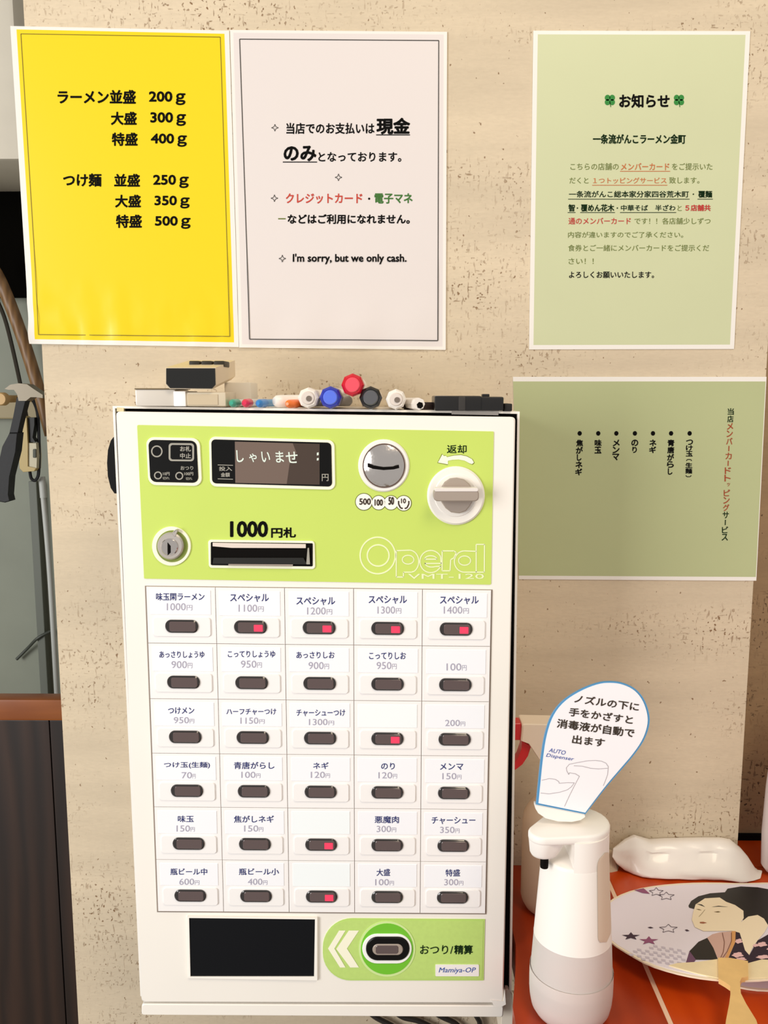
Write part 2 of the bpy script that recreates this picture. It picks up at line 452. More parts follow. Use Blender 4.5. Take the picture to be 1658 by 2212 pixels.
# hammer-like tool
YH = .285
ham = thing('claw_hammer', 'black-handled claw hammer with pale steel head hanging on the kitchen wall', 'hammer', P(40, 1080, YH))
mS = mat('hammer_steel', (140, 130, 112), .4, metal=.3)
mB = mat('rubber_black', (20, 20, 22), .55, bump=.1)
hp = [(10, 840), (22, 831), (40, 828), (58, 830), (72, 840), (92, 853), (92, 860), (78, 858), (66, 858), (56, 866), (40, 866), (37, 852), (30, 842), (18, 842)]
prism(MB(), hp, YH - .008, YH + .012, mS, 0, True).build('head', ham)
hp = [(36, 858), (56, 862), (46, 900), (38, 935), (20, 935), (28, 900)]
prism(MB(), hp, YH - .006, YH + .008, mB, 1, True).build('shaft', ham)
hp = [(20, 935), (38, 935), (34, 975), (20, 1030), (17, 1070), (20, 1083), (10, 1086), (-12, 1082), (-6, 1010), (4, 965)]
prism(MB(), hp, YH - .009, YH + .009, mB, 2, True).build('grip', ham)
# hanging switch box with cord
YS = .35
sw = thing('pendant_switch', 'yellowed cream pendant switch hanging by the pillar edge', 'switch', P(60, 1020, YS))
prism(MB(), [(44, 901), (50, 899), (57, 903), (60, 960), (60, 1008), (78, 1012), (74, 1018), (50, 1020), (42, 1012), (39, 960)], YS - .012, YS + .005, mat('switch_yellowed', (196, 172, 110), .4), 1, True).build('housing', sw)
prism(MB(), [(58, 957), (78, 957), (80, 985), (79, 1012), (60, 1010)], YS - .010, YS + .005, mat('switch_cream', (206, 198, 168), .4), .5, True).build('cover', sw)
prism(MB(), rrect(71, 970, 77, 989, 2), YS - .0125, YS - .010, mat('switch_grey', (76, 80, 66), .5), 0, True).build('rocker', sw)
prism(MB(), [(58, 902), (74, 902), (74, 918), (70, 945), (76, 955), (60, 955)], YS - .008, YS + .004, mat('switch_black', (22, 22, 18), .5), 0, True).build('clip', sw)
mb = MB(); tube(mb, [P(64, 1016, YS), P(68, 1034, YS), P(78, 1036, YS), P(84, 1010, YS), P(82, 900, YS), P(70, 862, YS)], .0022, mB, 8)
mb.build('cord', sw, smooth=True)
# conduit pipe
YP = .36
mPv = mat('pipe_grey_white', (188, 190, 184), .4)
pipe = thing('conduit_pipe', 'pale plastic conduit running down beside the dark gap at the pillar edge', 'pipe', P(130, 1500, YP))
mb = MB(); tube(mb, [P(92, 1060, YP), P(108, 1250, YP), P(126, 1560, YP)], .0035, mPv, 12); mb.build('tube', pipe, smooth=True)
mb = MB(); tube(mb, [P(90, 1030, YP), P(92, 1050, YP), P(94, 1075, YP)], .0046, mPv, 12); mb.build('coupling', pipe, smooth=True)
mb = MB(); boxw(mb, P(79, 1300, .39).x, P(96, 1300, .39).x, .385, .3995, P(80, 1600, .385).z, P(80, 1040, .385).z, mat('channel_grey', (104, 108, 98), .5), .001)
tag(mb.build('cable_channel'), 'grey flat cable channel on the kitchen wall beside the pale conduit', 'cable channel')
mb = MB(); tube(mb, [P(36, 1424, .392), P(60, 1400, .390), P(82, 1378, .382), P(112, 1362, .388)], .0022, mat('cord_grey', (66, 70, 62), .5), 8)
tag(mb.build('loose_cord', smooth=True), 'short dark grey cord crossing the kitchen wall above the wooden half wall', 'cord')

# ------------------------------------------------------------------ notices on the pillar
def lerp2(q, u, v):
    (a, b, c, d) = q
    x = (a[0]*(1-u) + b[0]*u)*(1-v) + (d[0]*(1-u) + c[0]*u)*v
    y = (a[1]*(1-u) + b[1]*u)*(1-v) + (d[1]*(1-u) + c[1]*u)*v
    return x, y
def notice(name, label, q, inner, m_in, wav=None, T=.0008):
    """q: outer px quad TL,TR,BR,BL; inner: same for the coloured print; a real, slightly wavy laminated sheet"""
    def rel(p):
        # inverse bilinear by few Newton steps
        u = v = .5
        for _ in range(12):
            x, y = lerp2(q, u, v); e = 1e-4
            xu, yu = lerp2(q, u+e, v); xv, yv = lerp2(q, u, v+e)
            a, b, c, d = (xu-x)/e, (xv-x)/e, (yu-y)/e, (yv-y)/e; D = a*d - b*c
            rx, ry = p[0]-x, p[1]-y; u += (rx*d - b*ry)/D; v += (a*ry - c*rx)/D
        return u, v
    iu0 = max(0, (rel(inner[0])[0] + rel(inner[3])[0])/2); iu1 = min(1, (rel(inner[1])[0] + rel(inner[2])[0])/2)
    iv0 = max(0, (rel(inner[0])[1] + rel(inner[1])[1])/2); iv1 = min(1, (rel(inner[2])[1] + rel(inner[3])[1])/2)
    nu, nv = 34, 60
    us = sorted({0, 1, iu0, iu1} | {iu0 + (iu1-iu0)*k/nu for k in range(1, nu)}); vv = sorted({0, 1, iv0, iv1} | {iv0 + (iv1-iv0)*k/nv for k in range(1, nv)})
    def disp(px, py):
        u, v = rel((px, py)); return T + (wav(u, v) if wav else 0)
    mb = MB(); vs = []; n = len(us)
    for v in vv:
        for u in us:
            x, y = lerp2(q, u, v); p = P(x, y, 0); dd = T + (wav(u, v) if wav else 0)
            vs.append(Vector((p.x, -dd, p.z)))
    fo = []; fi = []
    for j in range(len(vv)-1):
        for i in range(n-1):
            f = [j*n+i, (j+1)*n+i, (j+1)*n+i+1, j*n+i+1]
            cu, cv = (us[i]+us[i+1])/2, (vv[j]+vv[j+1])/2
            (fi if iu0 < cu < iu1 and iv0 < cv < iv1 else fo).append(f)
    per = [(i, 0) for i in range(n)] + [(n-1, j) for j in range(1, len(vv))] + [(i, len(vv)-1) for i in range(n-2, -1, -1)] + [(0, j) for j in range(len(vv)-2, 0, -1)]
    k0 = len(vs); pi = [j*n+i for i, j in per]
    vs += [Vector((vs[i].x, -.00005, vs[i].z)) for i in pi]
    L_ = len(pi)
    for k in range(L_): fo.append([pi[k], pi[(k+1) % L_], k0 + (k+1) % L_, k0 + k])
    root = thing(name, label, 'notice', P(*lerp2(q, .5, 1), -.001))
    if fi: mb.add(vs, fi, m_in); base = len(mb.v) - len(vs)
    mb2 = mb
    if fo:
        k = mb2.mi(M_lam)
        for f in fo: mb2.f.append(f); mb2.m.append(k)
    mb2.build('sheet', root, smooth=50)
    # text surface follows the sheet
    def f(px, py):
        p = P(px, py, 0); return Vector((p.x, -disp(px, py) - (.0006 if wav and py > 560 else .00025), p.z))
    return root, f
def frame_lines(mb, q, wd, f, m, n=14):
    for k in range(4):
        a, b = q[k], q[(k+1) % 4]
        pts = [(a[0] + (b[0]-a[0])*t/n, a[1] + (b[1]-a[1])*t/n) for t in range(n+1)]
        polyline(mb, pts, wd, f, m)

def wav_y(u, v):
    a = max(0, (v - .78)/.22)
    return a*(.0011*(1 + noise.noise(Vector((u*13, v*9, 1)))*1.2) + .0012*(noise.noise(Vector((u*34, v*16, 4))))) + .0012*max(0, .12-u)/.12*a*(1+math.sin(v*60))
def wav_w(u, v):
    a = max(0, (v - .82)/.18)
    return .0006*a*(1 + math.sin(u*24 + v*7)) + .0012*a*max(0, .25-u)

q = [(23, 57), (495, 67), (516, 750), (66, 743)]
r, f = notice('yellow_notice', 'yellow laminated notice of noodle portion weights, top left of the pillar', q, [(36, 66), (485, 72), (506, 741), (78, 732)], M_yel, wav_y)
mb = MB(); frame_lines(mb, [(46, 74), (476, 81), (497, 727), (86, 723)], 1.4, f, I_olive); mb.build('border_line', r)
mb = Lines(r)
for s, a in (('ラーメン並盛', (126, 196, 293, 224)), ('200ｇ', (323, 199, 400, 227)), ('大盛', (241, 243, 295, 270)), ('300ｇ', (326, 244, 401, 272)),
             ('特盛', (243, 288, 297, 315)), ('400ｇ', (327, 290, 403, 317)), ('つけ麺', (138, 376, 219, 403)), ('並盛', (248, 377, 302, 403)), ('250ｇ', (332, 379, 407, 406)),
             ('大盛', (250, 422, 304, 448)), ('350ｇ', (335, 424, 409, 450)), ('特盛', (252, 465, 306, 492)), ('500ｇ', (336, 468, 411, 494))):
    text(mb, s, *a, f, I_black, .035)
mb.build('lettering', r)

q = [(497, 66), (965, 70), (962, 756), (517, 751)]
r, f = notice('white_notice', 'white laminated cash only notice with thin black border, beside the yellow one', q, [(504, 72), (958, 76), (955, 749), (524, 744)], M_wht, wav_w, .0013)
mb = MB(); frame_lines(mb, [(518, 86), (947, 89), (945, 736), (540, 733)], 2.0, f, I_grey); mb.build('border_line', r)
def diamond(mb, x, y, s, f, m):
    for k in range(4):
        a = math.pi/2*k; b = a + math.pi/2
        p0 = (x + s*math.cos(a), y + s*math.sin(a)); p1 = (x + s*math.cos(b), y + s*math.sin(b)); pm = (x + .38*s*math.cos((a+b)/2), y + .38*s*math.sin((a+b)/2))
        polyline(mb, [p0, pm, p1], 1.3, f, m)
mb = Lines(r)
for x, y in ((594, 277), (731, 384), (593, 429), (610, 559)):
    dm = MB(); diamond(dm, x, y, 7.5, f, I_grey); dm.build('diamond_mark', r)
text(mb, '当店でのお支払いは', 619, 267, 808, 290, f, I_black, .024)
text(mb, '現金', 814, 257, 884, 290, f, I_black, .045)
flat(mb, [(812, 291.5), (885, 291.5), (885, 293.5), (812, 293.5)], f, I_black)
text(mb, 'のみ', 614, 317, 682, 348, f, I_black, .045)
flat(mb, [(611, 350), (685, 350), (685, 352), (611, 352)], f, I_black)
text(mb, 'となっております。', 688, 330, 866, 350, f, I_black, .024)
text(mb, 'クレジットカード', 618, 419, 782, 440, f, I_red, .024)
flat(mb, circ(797, 430, 2.4, n=10), f, I_black)
text(mb, '電子マネ', 809, 419, 890, 440, f, I_green, .028)
flat(mb, [(601, 472), (617, 472), (617, 474.5), (601, 474.5)], f, I_og)
text(mb, 'などはご利用になれません。', 622, 464, 884, 484, f, I_black, .034)
text(mb, "I'm sorry, but we only cash.", 633, 549, 877, 571, f, I_black, .026)
mb.build('lettering', r)

q = [(1151, 67), (1619, 68), (1584, 754), (1142, 755)]
r, f = notice('green_notice', 'tall pale green member card notice with two clovers at the upper right', q, [(1160, 75), (1609, 76), (1575, 745), (1152, 745)], M_grn)
mb = Lines(r)
for cx, cy in ((1316, 217), (1465, 217)):
    cl = MB()
    for dx, dy in ((-5, -5), (5, -5), (-5, 4.5), (5, 4.5)): flat(cl, circ(cx + dx, cy + dy, 6, 6.5, 14), f, I_clover)
    polyline(cl, [(cx, cy + 4), (cx + 2, cy + 15)], 1.6, f, I_green); cl.build('clover_print', r, label='green four-leaf clover print')
text(mb, 'お知らせ', 1337, 205, 1444, 233, f, I_black, .035)
text(mb, '一条流がんこラーメン金町', 1280, 291, 1479, 311, f, I_dgreen, .03)
def T(s, x0, x1, y0, y1, m, b, ul=None):
    text(mb, s, x0, y0, x1, y1, f, m, b)
    if ul: flat(mb, [(x0 - 2, ul), (x1 + 2, ul), (x1 + 2, ul + 1.3), (x0 - 2, ul + 1.3)], f, m)
T('こちらの店舗の', 1231, 1335, 353, 368, I_og, .006); T('メンバーカード', 1340, 1444, 353, 368, I_orange, .015, 370); T('をご提示いた', 1450, 1537, 353, 368, I_og, .006)
T('だくと', 1229, 1270, 384, 397, I_og, .006); T('１つトッピングサービス', 1280, 1438, 384, 397, I_orange, .012, 400); T('致します。', 1444, 1509, 383, 397, I_og, .006)
T('一条流がんこ総本家分家四谷荒木町', 1228, 1486, 413, 427, I_dgreen, .02, 430); flat(mb, circ(1496, 420, 1.6, n=8), f, I_dgreen); T('覆麺', 1507, 1536, 413, 427, I_dgreen, .035, 430)
T('智', 1227, 1240, 442, 457, I_dgreen, .03, 459); flat(mb, circ(1246, 450, 1.6, n=8), f, I_dgreen); T('覆めん花木', 1254, 1325, 442, 457, I_dgreen, .03, 459)
flat(mb, circ(1332, 450, 1.6, n=8), f, I_dgreen); T('中華そば　半ざわ', 1340, 1457, 443, 456, I_dgreen, .02, 459); T('と', 1462, 1471, 444, 456, I_og, .01); T('５店舗共', 1479, 1533, 443, 456, I_crim, .03)
T('通のメンバーカード', 1227, 1361, 471, 485, I_crim, .014); T('です！！各店舗少しずつ', 1369, 1533, 471, 485, I_og, .006)
T('内容が違いますのでご了承ください。', 1226, 1474, 501, 514, I_og, .006)
T('食券とご一緒にメンバーカードをご提示くだ', 1226, 1530, 529, 543, I_og, .006)
T('さい！！', 1227, 1281, 558, 571, I_og, .006)
T('よろしくお願いいたします。', 1228, 1411, 587, 601, I_black, .02)
mb.build('lettering', r)

q = [(1107, 814), (1654, 814), (1632, 1254), (1120, 1251)]
r, f = notice('green_topping_notice', 'wide sage green notice of topping choices in upright columns, right of the machine', q, [(1090, 824), (1652, 824), (1631, 1246), (1110, 1243)], M_grn2)
mb = Lines(r)
def vtext(s, x, y0, ch, x_slant, mfun, wd=14, b=.03):
    mb = MB()
    for i, c in enumerate(s):
        cy = y0 + ch*(i + .5); cx = x - x_slant*(cy - y0); m = mfun(i)
        if c == 'ー': flat(mb, seg(cx, cy - ch*.36, cx - .5, cy + ch*.36, 2.0), f, m)
        elif c in '（）':
            d = -1 if c == '（' else 1; polyline(mb, [(cx - wd*.42, cy - d*3), (cx - wd*.25, cy), (cx + wd*.25, cy), (cx + wd*.42, cy - d*3)], 1.6, f, m)
        elif c == 'ッ': text(mb, c, cx, cy - ch*.35, cx + wd*.45, cy + ch*.1, f, m, b)
        elif c in 'りしノ': text(mb, c, cx - wd*.32, cy - ch*.42, cx + wd*.32, cy + ch*.42, f, m, b)
        else: text(mb, c, cx - wd*.5, cy - ch*.44, cx + wd*.5, cy + ch*.44, f, m, b)
    mb.build('text_column', r)
vtext('当店メンバーカードトッピングサービス', 1577, 881, 15.95, .048, lambda i: I_dgreen if i < 2 or i > 13 else I_rb, 13, .02)
for x, s, ch in ((1488, 'つけ玉（生麺）', 12.4), (1448, '青唐がらし', 15.4), (1409, 'ネギ', 15), (1370, 'のり', 15), (1330, 'メンマ', 15.2), (1291, '味玉', 15.4), (1251, '焦がしネギ', 15.6)):
    flat(mb, circ(x, 936, 4.6, 5, 16), f, I_black)
    vtext(s, x, 949, ch, .03, lambda i: I_black, 14, .04)
mb.build('lettering', r)

# ------------------------------------------------------------------ ticket machine
M_body = mat('machine_cream', (250, 244, 234), .35, var=.03, vscale=6)
M_tile = mat('tile_cream', (250, 246, 243), .35)
M_seam = mat('seam_brown', (146, 132, 120), .6)
M_lime = mat('panel_lime', (205, 226, 106), .35, coat=.2, var=.03, vscale=8)
M_lime2 = mat('panel_lime_lower', (190, 222, 118), .35, coat=.2)
M_cream = mat('ring_cream', (255, 252, 226), .4)
M_blk = mat('gloss_black', (10, 9, 8), .35, ior=1.3)
M_char = mat('charcoal', (34, 33, 30), .35)
M_chrome = mat('chrome', (220, 212, 206), .16, metal=1.0, bump=.9, bscale=70)
M_chrome2 = mat('satin_metal', (200, 192, 184), .35, metal=.6)
M_greyp = mat('grey_plastic', (168, 154, 142), .4)
M_scr = mat('screen_brown', (118, 100, 90), .25)
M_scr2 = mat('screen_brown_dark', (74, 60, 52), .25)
M_seg = mat('screen_segments', (216, 226, 214), .4, emit=.15)
M_pgrey = mat('print_grey', (164, 160, 148), .5)
M_key = mat('key_smoke', (92, 76, 74), .22, coat=.5)
M_bez = mat('bezel_black', (40, 34, 32), .2, coat=.6)
M_redl = mat('sold_out_red', (226, 60, 92), .4, emit=.35)
M_card = mat('card_white', (252, 252, 255), .3, coat=.2)
M_cardw = mat('card_blank', (250, 255, 255), .25, coat=.2)

YB = -.124; YD = -.135
bl = [(243, 877), (1122, 889), (1104, 2152), (303, 2152)]
A = fwd(bl, YB)
mach = thing('ticket_machine', 'cream and lime green meal ticket vending machine mounted on the pillar', 'ticket machine', P(690, 2190, -.06))
# cabinet shell: outer box with a rim, hollow front
mb = MB()
inn = fwd(inset(bl, 5), YB)
ob = [Vector((a.x, -.002, a.z)) for a in A]; ib = [Vector((a.x, YB + .012, a.z)) for a in inn]
vs = A + inn + ob + ib; fs = []
for i in range(4):
    j = (i+1) % 4
    fs += [[i, j, 4+j, 4+i], [i, 8+i, 8+j, j], [4+i, 4+j, 12+j, 12+i]]
fs += [[12, 13, 14, 15], [8, 11, 10, 9]]
mb.add(vs, fs, M_body); mb.build('cabinet', mach)
# shade in the gap around the door, made as a dark fill
prism(MB(), inset(bl, 6), YB + .004, YB + .0118, M_dark).build('door_gap_shade', mach)
# hinge/latch plates on top gap
prism(MB(), [(975, 887), (1076, 890), (1076, 897), (975, 895)], YB - .0005, YB + .004, M_chrome2).build('latch_plate', mach, label='bare metal latch plate in the top gap')
prism(MB(), [(252, 880), (267, 881), (267, 889), (252, 889)], YB - .0005, YB + .004, mat('latch_beige', (220, 205, 160), .5)).build('latch_plate', mach)
# door
dq = [(250, 889), (1113, 901), (1087, 2168), (305, 2166)]
def qpoly(q, r, n=5):
    # rounded quad
    o = []
    for k in range(4):
        p = Vector(q[k]); a = Vector(q[k-1]); b = Vector(q[(k+1) % 4])
        da = (a-p).normalized()*r; db = (b-p).normalized()*r
        for t in range(n+1):
            t /= n; o.append(tuple((p+da)*(1-t)**2 + p*2*t*(1-t) + (p+db)*t*t))
    return o
door = prism(MB(), qpoly(dq, 9), YD, YB - .0002, M_body, 3).build('door', mach, smooth=30)
# base strip
prism(MB(), qpoly([(306, 2169), (1087, 2173), (1086, 2198), (305, 2193)], 5), YD + .001, -.02, M_body, 2).build('base_strip', mach, smooth=30)
# corner catch at lower right of door
prism(MB(), [(1060, 2160), (1087, 2163), (1090, 2140), (1092, 2170), (1082, 2175), (1066, 2173)], YD - .0005, YD + .004, M_body).build('corner_catch', mach)
prism(MB(), [(1091, 2137), (1097, 2137), (1106, 2150), (1109, 2212), (1108, 2235), (1080, 2245), (1084, 2175)], YB - .001, -.004, mat('bracket_white', (232, 222, 205), .5), 1).build('mounting_bracket', mach, label='white steel mounting bracket under the right corner')
# side handle, left
hp = [(245, 944), (239, 952), (233, 972), (231, 1000), (233, 1030), (239, 1054), (247, 1066), (256, 1066), (256, 944)]
prism(MB(), hp, YB + .006, YB + .03, M_blk, 0, True).build('side_handle', mach, label='black curved handle on the left side')
# green panel
prism(MB(), qpoly([(296, 918), (1066, 932), (1060, 1263), (311, 1250)], 3), YD - .0006, YD + .001, M_lime).build('upper_panel', mach)
Y1 = YD - .0006
def fy(Y): return lambda x, y: P(x, y, Y)
sk = .012
def part(name, poly, Yf, m, bev=0, parent=mach, label=None, Yb=None):
    return prism(MB(), poly, Yf, YD + .0005 if Yb is None else Yb, m, bev).build(name, parent, smooth=30, label=label)
# status window
sp = part('status_window', rrect(315, 944, 431, 1048, 17, .02, kx=.05), Y1 - .0012, M_cream, 1)
prism(MB(), rrect(320, 950, 424, 1041, 13, .02, kx=.05), Y1 - .0016, Y1, M_blk, 0).build('dark_face', sp)
mb = MB(); F = fy(Y1 - .0018)
ring(mb, circ(338.5, 975, 12.4, 12.8), circ(338.5, 975, 9.6, 10), Y1 - .0018, Y1 - .0016, M_pgrey)
ring(mb, circ(341, 1027, 8.6), circ(341, 1027, 6), Y1 - .0018, Y1 - .0016, M_pgrey)
ring(mb, circ(387, 1028, 8.6), circ(387, 1028, 6), Y1 - .0018, Y1 - .0016, M_pgrey)
ring(mb, rrect(364, 957, 419, 996, 7, .01), rrect(368, 961, 415, 992.5, 5, .01), Y1 - .0018, Y1 - .0016, M_pgrey)
text(mb, 'お札', 389, 964, 412, 975, F, M_pgrey, .03); text(mb, '中止', 389, 979, 412, 990, F, M_pgrey, .03)
text(mb, 'おつり', 390, 1007, 417, 1015, F, M_pgrey, .03)
text(mb, '10円', 352, 1020, 366, 1027, F, M_pgrey, .03); text(mb, '切れ', 351, 1030, 366, 1036, F, M_pgrey, .02)
text(mb, '100円', 398, 1020, 417, 1027, F, M_pgrey, .03); text(mb, '切れ', 401, 1031, 415, 1037, F, M_pgrey, .02)
mb.build('print', sp)
# display
dp = part('display', rrect(451, 943, 722, 1051, 14, .028, kx=.02), Y1 - .0012, M_cream, 1)
prism(MB(), rrect(456, 949, 715, 1044, 9, .028, kx=.02), Y1 - .0016, Y1, M_blk, 0).build('dark_face', dp)
prism(MB(), [(507, 954), (688, 959), (688, 1047), (508, 1043)], Y1 - .0018, Y1 - .0016, M_scr).build('screen', dp, label='brown lit screen with scrolling pale characters')
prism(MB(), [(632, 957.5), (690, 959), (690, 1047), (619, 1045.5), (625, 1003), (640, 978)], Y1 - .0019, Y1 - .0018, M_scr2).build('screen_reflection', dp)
mb = MB(); F = fy(Y1 - .0021)
for s, x0, x1, y0, y1 in (('し', 510, 526, 973, 998), ('ゃ', 538, 554, 980, 998), ('い', 564, 583, 976, 998), ('ま', 595, 613, 975, 999), ('せ', 617, 642, 976, 1000)):
    text(mb, s, x0, y0, x1, y1, F, M_seg, .02, shear=-.1)
flat(mb, [(684, 978), (688, 977), (688, 983), (684, 984)], F, M_seg); flat(mb, [(684, 990), (688, 989), (688, 994), (684, 995)], F, M_seg)
text(mb, '投入', 473, 1008, 501, 1017, F, M_pgrey, .03); text(mb, '金額', 477, 1021, 496, 1030, F, M_pgrey, .03)
flat(mb, [(470, 1003.5), (503, 1004.5), (503, 1006), (470, 1005)], F, M_pgrey); flat(mb, [(470, 1033.5), (503, 1034.5), (503, 1036), (470, 1035)], F, M_pgrey)
text(mb, '円', 695, 1024, 709, 1039, F, M_pgrey, .02)
mb.build('print', dp)
# coin slot
cs = part('coin_slot', circ(828.5, 1006, 55.5, 57, 56), Y1 - .0015, mat('ring_white', (250, 244, 236), .4), 3)
ring(MB(), circ(829, 1006, 46, 48, 56), circ(829, 1006, 43.5, 45.5, 56), Y1 - .0022, Y1 - .001, mat('slot_shadow_ring', (96, 76, 66), .5)).build('dark_ring', cs)
# shallow dished chrome face
mb = MB(); n = 48; vs = []; fs = []; c0 = (829, 1006)
for k in range(9):
    s = k/8
    for i in range(n):
        a = 2*math.pi*i/n
        vs.append(P(c0[0] + 44*s*math.cos(a), c0[1] + 46*s*math.sin(a), Y1 - .0020 - .0035*(1 - s*s)))
for k in range(8):
    for i in range(n):
        j = (i+1) % n; fs.append([k*n+i, k*n+j, (k+1)*n+j, (k+1)*n+i])
mb.add(vs, fs, M_chrome); mb.build('chrome_face', cs, smooth=True, label='domed chrome face')
sl = [(793, 1001), (805, 1006), (828, 1009), (850, 1008), (861, 1004.5), (862, 1011), (850, 1014), (828, 1015.5), (806, 1013), (794, 1009)]
prism(MB(), sl, Y1 - .0063, Y1 - .003, M_dark, 0).build('slot', cs)
# coin stickers
stk = thing  # (parts of the machine, not things)
for cx, cy, rr, s, bx in ((785.5, 1084, 17.5, '500', (776, 1077, 800, 1090)), (817.5, 1086, 14.8, '100', (809, 1079, 826, 1092)), (844, 1086, 14.8, '50', (839, 1074, 850, 1090)), (871.5, 1087, 15.8, '10', (866, 1077, 876, 1087))):
    c = prism(MB(), circ(cx, cy, rr + 1.4, n=32), Y1 - .0002 - (.0001 if rr > 15 else 0), Y1 + .0002, mat('coin_edge', (92, 96, 30), .5)).build('coin_sticker', mach, label='round white %s yen coin sticker' % s)
    prism(MB(), circ(cx, cy, rr, n=32), Y1 - .0004 - (.0001 if rr > 15 else 0), Y1 - .0002, mat('coin_white', (254, 251, 240), .4)).build('face', c)
    mb = MB(); text(mb, s, *bx, fy(Y1 - .0007), mat('coin_ink', (52, 36, 24), .5), .04)
    if s == '10':
        for sg in (-1, 1): polyline(mb, [(871.5 + sg*11, 1082), (871.5 + sg*11, 1089), (871.5 + sg*7, 1097), (871.5 + sg*2, 1098.5)], 3, fy(Y1 - .0007), MATS['coin_ink'])
    mb.build('lettering', c)
# return label, arrow
mb = MB(); text(mb, '返却', 965, 961, 1007, 979, fy(Y1 - .0002), I_dgreen, .02, sk=.01)
text(mb, '1000', 498, 1127, 577, 1159, fy(Y1 - .0002), I_black, .05); text(mb, '円札', 586, 1140, 638, 1161, fy(Y1 - .0002), I_black, .04)
mb.build('panel_lettering', mach)
arr = [(945.5, 999), (955, 981.5), (958, 985), (962.5, 984.5), (965, 987.5), (980, 984), (995, 983), (1008, 986), (1019, 992), (1023, 999), (1019, 1002.5), (1014, 1001), (1003, 995), (990, 992.5), (975, 993.5), (967, 995.5), (967, 1003)]
prism(MB(), inset(arr, -1.5), Y1 - .0002, Y1 + .0001, mat('arrow_edge', (120, 130, 50), .5)).build('arrow_mark', mach)
flat(MB(), arr, fy(Y1 - .0003), M_cream).build('arrow_mark', mach, label='white curved arrow pointing left')
# return knob
kb = part('return_knob', circ(984.5, 1071, 62.5, 63.5, 56), Y1 - .0025, M_body, 4)
prism(MB(), circ(984, 1070, 47, 47, 48), Y1 - .0032, Y1 - .001, mat('knob_white', (252, 246, 236), .4), 2).build('collar', kb, smooth=30)
kp = [(952, 1055), (960, 1042), (972, 1034), (986, 1032.5), (1002, 1036), (1014, 1046), (1020, 1057), (1020, 1084), (1014, 1094), (1006, 1104), (992, 1109), (974, 1107), (962, 1098), (953, 1085)]
prism(MB(), kp, Y1 - .007, Y1 - .001, M_greyp, 2).build('hub', kb, smooth=25)
prism(MB(), rrect(936, 1058, 1034, 1083, 9), Y1 - .016, Y1 - .006, M_greyp, 2).build('grip', kb, smooth=30, label='grey finger grip bar')
prism(MB(), rrect(938, 1054.5, 1033, 1062, 3.5), Y1 - .0165, Y1 - .007, mat('grip_highlight', (236, 228, 222), .3), 1).build('grip_highlight_strip', kb, smooth=30)  # highlight along the grip's upper edge put in as a pale strip
# bill slot
bs = part('bill_slot', rrect(449, 1166, 679, 1227, 7, .012, kx=.03), Y1 - .0012, M_cream, 1)
ring(MB(), rrect(455, 1171, 675, 1220.5, 2, .012), rrect(457, 1173, 673, 1219, 2, .012), Y1 - .0016, Y1, M_blk).build('mouth_rim', bs)
prism(MB(), rrect(457, 1172, 674, 1221, 1, .012), Y1 - .0014, Y1 - .0008, M_dark).build('mouth', bs)
prism(MB(), [(459, 1172.5), (660, 1175.5), (660, 1184), (500, 1183.5), (459, 1180)], Y1 - .0026, Y1 - .001, mat('slot_lip', (232, 218, 206), .4), 0).build('upper_lip', bs, label='pale upper lip of the bill mouth')
prism(MB(), [(461, 1205), (655, 1205), (662, 1219), (459, 1218)], Y1 - .0030, Y1 - .001, M_char, 0).build('lower_tray', bs)
prism(MB(), [(493, 1218.5), (632, 1219.5), (632, 1222.5), (493, 1221)], Y1 - .0034, Y1 - .001, M_greyp, 0).build('tray_edge', bs)
prism(MB(), [(664, 1184), (667, 1184), (669, 1219), (661, 1219)], Y1 - .003, Y1 - .001, M_pgrey, 0).build('guide', bs)
# lock
lk = part('door_lock', circ(370, 1180, 42, 42.5, 48), Y1 - .0012, M_cream, 1)
prism(MB(), circ(371.5, 1180, 34, 34.5, 40), Y1 - .0015, Y1, mat('lock_well', (132, 148, 62), .4)).build('well', lk, label='green tinted well around the cylinder')
prism(MB(), circ(367, 1180, 28.5, 29.5, 40), Y1 - .0045, Y1 - .0005, M_chrome2, 3).build('cylinder', lk, smooth=30)
prism(MB(), circ(365, 1182, 18.5, 18.5, 32), Y1 - .0055, Y1 - .004, M_chrome, 1.5).build('plug', lk, smooth=30)
prism(MB(), [(361.5, 1172), (364, 1175), (368, 1180), (368, 1194), (362, 1200), (361.5, 1190)], Y1 - .006, Y1 - .005, M_dark).build('keyhole', lk)
prism(MB(), qpoly([(370, 1152), (379, 1143), (384, 1145), (378, 1161), (370, 1157)][:4], 4), Y1 - .005, Y1 - .001, M_chrome2, 1).build('tab', lk, smooth=30)
# logo
M_logo = mat('logo_pale', (240, 246, 196), .4)
mb = MB()
ring(mb, circ(815.5, 1200, 39.5, 41, 56), circ(815.5, 1200, 36.5, 38, 56), Y1 - .0002, Y1 + .0001, M_logo)
ring(mb, circ(816.5, 1200, 25, 24.5, 48), circ(816.5, 1200, 22, 21.5, 48), Y1 - .0002, Y1 + .0001, M_logo)
